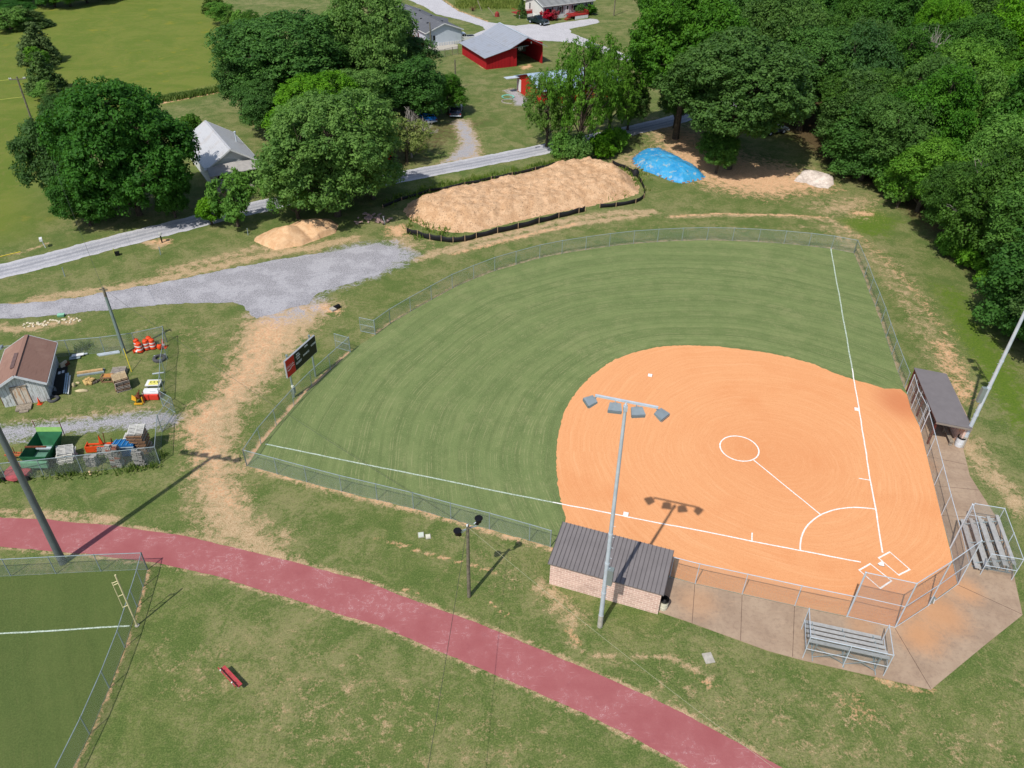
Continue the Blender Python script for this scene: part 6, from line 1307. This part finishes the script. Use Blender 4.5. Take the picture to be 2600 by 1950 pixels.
def tp(key, bx, by, top, hw, label, cat='tree', name='tree', grp=None, dy=0, rz=None):
    """tree from its foot, top row and half width in the survey"""
    xy = g2(bx, by); xy = (xy[0], xy[1]+dy); h = max(solve_h((xy[0], xy[1]), top)*.97, .8)
    for _ in range(4): xy = (xy[0]+(bx-Pj((xy[0], xy[1], h*.5))[0])*dist(xy, h*.5)/FPX, xy[1])
    h = max(solve_h(xy, top)*.97, .8)
    r = hw*dist(xy, h*.5)/FPX; return plant(key, xy, h, r, label, cat, name, rz, grp)
tp('maple', 310, 545, 200, 145, 'huge round dark green tree left of the white cottage', name='maple_tree'); tp('maple2', 150, 520, 262, 74, 'dark tree forming the left shoulder of the huge round tree', name='maple_tree'); tp('maple2', 205, 572, 410, 60, 'low dark foliage at the left foot of the huge round tree', name='maple_tree'); tp('maple2', 425, 552, 385, 44, 'dark leafy tree between the huge round tree and the white cottage', name='maple_tree')
cg = 'dark cedars in a row along the meadow'
tp('cedar', 90, 158, 62, 40, 'tallest dark cedar at the top of the meadow row', name='cedar_tree', grp=cg); tp('small', 96, 178, 118, 24, 'small light green tree between the two upper meadow cedars', name='small_tree'); tp('cedar', 106, 232, 138, 38, 'second dark cedar down the meadow row', name='cedar_tree', grp=cg); tp('small', 112, 255, 205, 30, 'small light green tree below the second meadow cedar', name='small_tree'); tp('cedar', 138, 275, 212, 34, 'third dark cedar of the meadow row near the huge tree', name='cedar_tree', grp=cg); tp('maple2', 150, 320, 232, 40, 'lowest dark tree of the meadow row touching the huge tree', name='cedar_tree', grp=cg)
for i, (x, y, tpy, hw, k, l) in enumerate(((20,80,22,40,'small','pale leafy bush at the top left edge of the picture'),(55,70,18,36,'cedar','dark cedar bush at the top left corner'),(85,68,28,32,'cedar','dark cedar bush right of the corner bushes'),(30,45,2,40,'maple2','dark tree behind the bushes at the top left corner'))): tp(k, x, y, tpy, hw, l, name='tree')
for i, (x, y, k) in enumerate(((100,20,'oak2'),(140,24,'maple2'),(180,22,'oak2'),(222,14,'maple2'),(262,6,'oak2'),(305,-2,'maple2'),(350,-12,'oak2'),(60,18,'maple2'),(10,15,'oak2'),(-40,20,'maple2'),(400,-24,'oak2'))): plant(k, g2(x, y-6), 8+2*math.sin(i*2.1), 4.8, 'dark tree in the tree line beyond the meadow at the top left', 'tree', 'tree', group='tree line beyond the meadow')
hg = 'hedgerow right of the meadow'
for x, y, tpy, hw, k, l in ((540,30,-25,26,'cedar','cedar at the top end of the hedgerow right of the meadow'),(560,62,2,30,'light1','bright leafy tree second from the top of the hedgerow'),(590,95,30,34,'cedar','dark cedar in the middle of the hedgerow'),(612,105,25,28,'small','small pale tree in the middle of the hedgerow'),(640,112,28,34,'oak2','green tree at the lower end of the hedgerow')): tp(k, x, y, tpy, hw, l, name='hedgerow_tree', grp=hg)
tp('oak0', 735, 285, 22, 150, 'big green tree behind the pair of leafy trees left of centre', name='oak_tree'); tp('oak2', 640, 285, 95, 78, 'green tree at the left edge of the central tree group', name='oak_tree'); tp('light0', 945, 262, -70, 104, 'tall yellow green tree reaching above the top of the picture', name='oak_tree'); tp('oak2', 870, 250, 40, 85, 'green tree between the big tree and the tall yellow green one', name='oak_tree')
tp('light1', 905, 330, 165, 80, 'yellowish tree in front of the tall yellow green one', name='oak_tree'); tp('maple2', 1060, 300, 130, 78, 'dark green tree left of the old dark car', name='oak_tree'); tp('oak2', 1135, 290, 185, 42, 'small leafy tree overhanging the old dark car', name='oak_tree'); tp('oak2', 985, 280, 200, 70, 'shaded tree in the heart of the central tree group', name='oak_tree')
tp('light0', 838, 548, 212, 146, 'large bright green tree in front of the central group by the lane', name='oak_tree'); tp('light1', 765, 500, 238, 72, 'bright green tree right of the white cottage', name='oak_tree'); tp('light1', 940, 505, 330, 86, 'bright green tree at the left end of the tan mound', name='oak_tree'); tp('light1', 745, 555, 380, 70, 'leafy bright tree overhanging the sand pile', name='oak_tree')
tp('oak2', 1015, 240, 62, 88, 'green tree behind the tall yellow green tree toward the mobile home', name='oak_tree'); tp('light0', 800, 385, 175, 100, 'bright green tree filling the middle of the central group', name='oak_tree'); tp('oak2', 662, 345, 195, 62, 'green tree behind the bright tree at the white cottage', name='oak_tree'); tp('light1', 905, 420, 250, 82, 'bright green tree over the left end of the grey cottage', name='oak_tree'); tp('small', 592, 575, 442, 56, 'small bushy tree in front of the white cottage', name='small_tree'); tp('small', 530, 570, 500, 40, 'straggly bush left of the small bushy tree by the lane', name='small_tree'); tp('bush', 482, 332, 293, 24, 'round green bush behind the white cottage roof', 'bush', 'bush'); tp('bush', 655, 470, 430, 22, 'low shrub at the porch of the white cottage', 'bush', 'bush')
tp('yellow', 1030, 412, 290, 62, 'yellow green tree with bare pale branches beside the stony drive', name='half_bare_tree')
# bare crown of that tree
bx = g2(1045, 400); t = thing('bare_tree', 'pale grey bare branched dead tree leaning over the grey cottage', 'tree', (*bx, 0)); m = MB(); r_ = random.Random(5)
def grow(p, d, L, r0, lv):
    q = p+d*L; m.tube(tuple(p), tuple(q), r0, r0*.65, 5 if lv < 2 else 4, cap=False)
    if lv >= 5: return
    for k in range(3 if lv < 4 else 2):
        nd = (d+Vector((r_.uniform(-.8,.8), r_.uniform(-.8,.8), r_.uniform(-.25,.5)))).normalized(); grow(q, nd, L*r_.uniform(.62,.85), r0*.62, lv+1)
grow(Vector((0,0,0)), Vector((-.05,.15,1)).normalized(), 1.9, .17, 0); grow(Vector((0,0,1.4)), Vector((-.5,.5,.7)).normalized(), 1.9, .12, 1); grow(Vector((0,0,1.2)), Vector((.6,.5,.6)).normalized(), 1.8, .12, 1); m.build('branches', pm('pale_bare_branch', (172,164,154), .12, 3, .9), t); t_bare = t
tp('willow', 1482, 398, 74, 98, 'light drooping tree in front of the red cabin beside the lane', name='willow_tree'); tp('willow', 1392, 372, 175, 66, 'left drooping half of the light tree before the red cabin', name='willow_tree'); tp('willow', 1555, 340, 112, 78, 'drooping tree right of the light one in front of the cabin', name='willow_tree'); tp('oak2', 1600, 330, 190, 45, 'small green tree between the drooping trees and the tall oak', name='oak_tree')
for x, y, l in ((1430,398,'dark bush at the left foot of the drooping tree'),(1470,408,'dark bush at the front foot of the drooping tree'),(1530,398,'dark bush at the right foot of the drooping tree'),(1560,385,'dark bush between drooping tree and blue tarp')): tp('under', x, y, y-62, 34, l, 'bush', 'bush')
def oak(key, bx, by, h, r, label, rz=0): xy = g2(bx, by); return plant(key, xy, h, r, label, 'tree', 'oak_tree', rz)
proto('bigoak', 15, 8.7, 21, 4.2, 28, 38, .25, L_OAK, gap=.12); oak('bigoak', 1715, 352, 22.5, 8.6, 'very tall oak with a bare thick trunk standing beside the lane', .4); oak('bigoak', 1848, 428, 18.5, 9.4, 'broad dark oak with its trunk at the edge of the dirt clearing', 2.)
tp('oak2', 1828, 440, 318, 50, 'low leafy tree hanging before the trunk of the broad oak', name='oak_tree'); tp('oak2', 1722, 325, 165, 52, 'low leafy growth beside the trunk of the very tall oak', name='oak_tree')
for x, y, h, r, l in ((1800,170,20,8,'dark tree behind the very tall oak near the top'),(1940,280,19,7.5,'dark tree right behind the broad oak'),(2030,330,17,7,'dark tree above the white lime pile'),(1700,60,18,7.5,'dark tree at the top edge above the tall oak'),(1660,100,14,5,'dark tree left behind the tall oak'),(1610,-10,16,6.5,'dark tree at the top edge left of the woods')): oak('oak0' if r > 7 else 'oak1', x, y, h, r, l, x)
# ---- woods
def wpt(px, py): return np.array(g2(px, py))
EDGE = [(2105,408),(2165,450),(2232,478),(2295,535),(2345,605),(2412,668),(2492,722),(2545,812),(2615,915),(2690,1005)]
E3 = [wpt(*p) for p in EDGE]
fl = ['leafy tree in the front row of the woods right of the ball field']; grp1 = 'front row of the woods'; pts = []
for a, b in zip(E3, E3[1:]):
    n = max(1, int(np.hypot(*(b-a))/5.2))
    for k in range(n): p = a+(b-a)*(k+random.uniform(.1,.6))/n; pts.append(p)
keys = ['oak0','oak1','oak2','light0','maple2','oak2','oak1','light1']
front_names = ['beside the white lime pile','above the clay tracks','where the fence corner points','over the shaded bank','above the bright grass bank','behind the silver light pole','at the right edge of the picture','beyond the right edge']
for i, p in enumerate(pts):
    k = ['oak2','maple2','oak1','light1','oak0','oak2'][i % 6]; h = 9+6*random.random(); plant(k, (p[0]+1.2+random.uniform(-1,1), p[1]+.6+random.uniform(-1,1)), h, 3.8+random.random()*1.9, fl[0], 'tree', 'wood_edge_tree', group=grp1)
for i in range(len(pts)):
    p = pts[i % len(pts)]; plant('under' if i % 3 else 'small', (p[0]+.3+random.uniform(-1.2,1.6), p[1]+.2+random.uniform(-1.5,2)), 2.2+3.2*random.random(), 1.5+1.5*random.random(), 'low bushy undergrowth at the foot of the woods edge', 'bush', 'undergrowth_bush', group='undergrowth at the woods edge')
poly = E3+[np.array((95., 40.)), np.array((150., 90.)), np.array((230., 330.)), np.array((60., 330.)), wpt(1640,-60), wpt(1760,60), wpt(1900,200), wpt(2010,300), wpt(2080,360)]
PX = np.array([p[0] for p in poly]); PY = np.array([p[1] for p in poly]); placed = []; tries = 0
while tries < 9000 and len(placed) < 285:
    tries += 1; x = random.uniform(PX.min(), PX.max()); y = random.uniform(PY.min(), PY.max())
    if inpoly([tuple(p) for p in poly], np.array([x]), np.array([y]))[0] < 3: continue
    u, v_ = Pj((x, y, 10)); 
    if u > 2950 or u < 1500 or v_ < -420: continue
    if any((x-a)**2+(y-b)**2 < (6.0+.010*y)**2 for a, b in placed): continue
    placed.append((x, y))
wl = {'oak0':'dark green broad tree deep in the woods on the right','oak1':'tall dark green tree deep in the woods on the right','oak2':'mid green round tree deep in the woods on the right','light0':'tall yellow green tree deep in the woods on the right','light1':'round yellow green tree deep in the woods on the right','maple2':'very dark green tree deep in the woods on the right'}
for i, (x, y) in enumerate(placed):
    k = keys[int(abs(nz(x*.05, y*.05, 3))*30+i) % len(keys)]; h = 12.5+7*random.random()
    plant(k, (x, y), h, 4.2+2.8*random.random(), wl[k], 'tree', 'woodland_tree', group='trees in the woods: '+k.rstrip('0123456789')+(' tall' if k in ('oak1','light0') else ''))
# mobile home shrubs
for px, k, h, r, l in (((1324,45),'cedar',4.2,1.2,'pointed dark evergreen at the corner of the cream mobile home'),((1387,52),'bushred',2.0,1.3,'crimson bush left of the two before the cream mobile home'),((1405,51),'bushred',2.0,1.3,'crimson bush right of the two before the cream mobile home'),((1473,40),'bush',2.4,1.5,'dark shrub between red deck and stone at the mobile home'),((1493,36),'bush',2.3,2.2,'round dark shrub at the right end of the mobile home')): plant(k, g2(*px), h, r, l, 'bush', 'garden_bush')
rock('pale boulder between the two dark shrubs at the mobile home', g2(1482,36), (.9,.6,1.1), (200,196,186))
bt = t_bare
for x, y, rz_, sc_, l in ((2482,655,1.,1.5,'bare pale dead tree showing between crowns at the woods edge'),(2590,600,2.6,1.8,'bare pale dead tree deep in the woods at the right edge of the picture'),(2440,140,4.,1.7,'bare grey dead tree high in the woods near the top right'),(2340,330,.4,1.9,'bare grey dead tree in the middle of the woods')):
    dup(bt, (*g2(x, y), 0), rz_, l, (sc_*.8, sc_*.8, sc_*1.2))
# ---- weeds, tall grass tufts
def tufts(name, pts, h, m, label, kind='stuff', blades=7, spread=.25, wd=.03):
    r = np.random.default_rng(3); n = len(pts); P = np.repeat(np.array(pts), blades, 0); m_ = len(P); P = P+np.c_[r.normal(size=(m_, 2))*spread, np.zeros(m_)]; hh = h*r.uniform(.5, 1.2, (m_, 1)); a = r.uniform(0, 6.28, m_); d = np.c_[np.cos(a), np.sin(a), np.zeros(m_)]*wd*2; ln = np.c_[r.normal(size=(m_, 2))*.3*h, hh[:, 0]]
    v = np.stack([P-d, P+d, P+ln+d*.2, P+ln-d*.2], 1).reshape(-1, 3); tone = np.repeat(r.uniform(0, 1, m_), 4); o = link(name, leaf_mesh(name, [(v, tone)], m)); tag(o, label, 'grass', kind=kind); return o
W1 = leaf_mat('weed_blades', (70,104,40), (134,150,70), .3, 0); W2 = leaf_mat('meadow_blades', (112,132,50), (146,154,76), .3, 0)
def along(P, n, w): 
    P = [g2(*p) for p in P]; o = []; 
    for _ in range(n): i = random.randrange(len(P)-1); f = random.random(); o.append((P[i][0]+(P[i+1][0]-P[i][0])*f+random.gauss(0, w), P[i][1]+(P[i+1][1]-P[i][1])*f+random.gauss(0, w), 0.))
    return o
tufts('mound_weeds', along([(972,520),(1091,480),(1180,462),(1247,448),(1359,424),(1420,408)], 220, .6)+along([(1035,600),(1150,600),(1100,585),(1040,560)], 60, .8)+along([(1530,500),(1600,470),(1600,430)], 90, 1.0), .5, W1, 'tall weeds around the edges of the tan mound')
tufts('yard_weeds', along([(130,1197),(200,1190)], 60, .22)+along([(250,1160),(290,1150)], 45, .3)+along([(380,1160),(400,1165)], 30, .2)+along([(205,890),(215,880)], 26, .3)+along([(0,1215),(200,1205),(400,1182)], 60, .15), .4, W1, 'green weeds along the near fence of the storage yard')
tufts('verge_weeds', along([(1790,375),(1840,360)], 130, 1.1), .8, W1, 'patch of tall weeds beside the broad oak in the clearing')
tufts('garden_row', along([(412,255),(500,240),(606,222)], 700, .45), .7, W1, 'row of leafy crops along the lower edge of the meadow', wd=.07)
mp_ = []
while len(mp_) < 0:
    px, py = random.uniform(-60, 640), random.uniform(-10, 640)
    lim = 640 if py < 240 else 250-(py-240)*.5
    if px > lim or (px > 590 and py < 120): continue
    q = g2(px, py)
    if random.random() > .5*min(1, (q[1]/150)**2): continue
    if px > 60 and 240 < py < 600 and px > 180-(py-240)*.25: continue
    if py > 560 and px > 120-(py-560): continue
    mp_.append((q[0], q[1], 0.))
mp_ = [g2(random.uniform(1160, 1330), random.uniform(-60, 22))+(0.,) for _ in range(1500)]; tufts('far_meadow_grass', [p for p in mp_ if True], .7, W2, 'long grass beyond the pale far road at the top', blades=5, spread=.6, wd=.06)
# ================================================================== LIGHT, SKY, CAMERA
el = math.radians(54.7); sd = Vector((-.524*math.cos(el), -.852*math.cos(el), math.sin(el))).normalized()
ld = bpy.data.lights.new('sun', 'SUN'); ld.energy = 4.4; ld.angle = math.radians(.5); ld.color = (1., .955, .88); so = bpy.data.objects.new('sun', ld); COL.objects.link(so); so.rotation_euler = (-sd).to_track_quat('-Z', 'Y').to_euler(); so.location = (0, -50, 120)
w = bpy.data.worlds.new('World'); SC.world = w; w.use_nodes = True; nt = w.node_tree; sk = nt.nodes.new('ShaderNodeTexSky'); sk.sky_type = 'NISHITA'; sk.sun_disc = False; sk.sun_elevation = el; sk.sun_rotation = math.atan2(sd.x, sd.y) % (2*math.pi); sk.air_density = 1.; sk.dust_density = 1.2
bg = nt.nodes['Background']; nt.links.new(sk.outputs[0], bg.inputs[0]); bg.inputs[1].default_value = .13
cd = bpy.data.cameras.new('camera'); cam = bpy.data.objects.new('camera', cd); COL.objects.link(cam); cd.sensor_width = 36; cd.lens = FPX/2600*36; cd.clip_end = 4000; cd.clip_start = .5
M = Matrix(((RT[0], UP[0], -FW[0], 0), (RT[1], UP[1], -FW[1], 0), (RT[2], UP[2], -FW[2], H0), (0, 0, 0, 1))); cam.matrix_world = M; SC.camera = cam
SC.view_settings.view_transform = 'Standard'; SC.view_settings.look = 'None'; SC.view_settings.exposure = 0.; SC.view_settings.gamma = 1
SC.render.engine = 'CYCLES'; SC.cycles.max_bounces = 6; SC.cycles.transparent_max_bounces = 16; SC.cycles.diffuse_bounces = 3; SC.cycles.transmission_bounces = 2
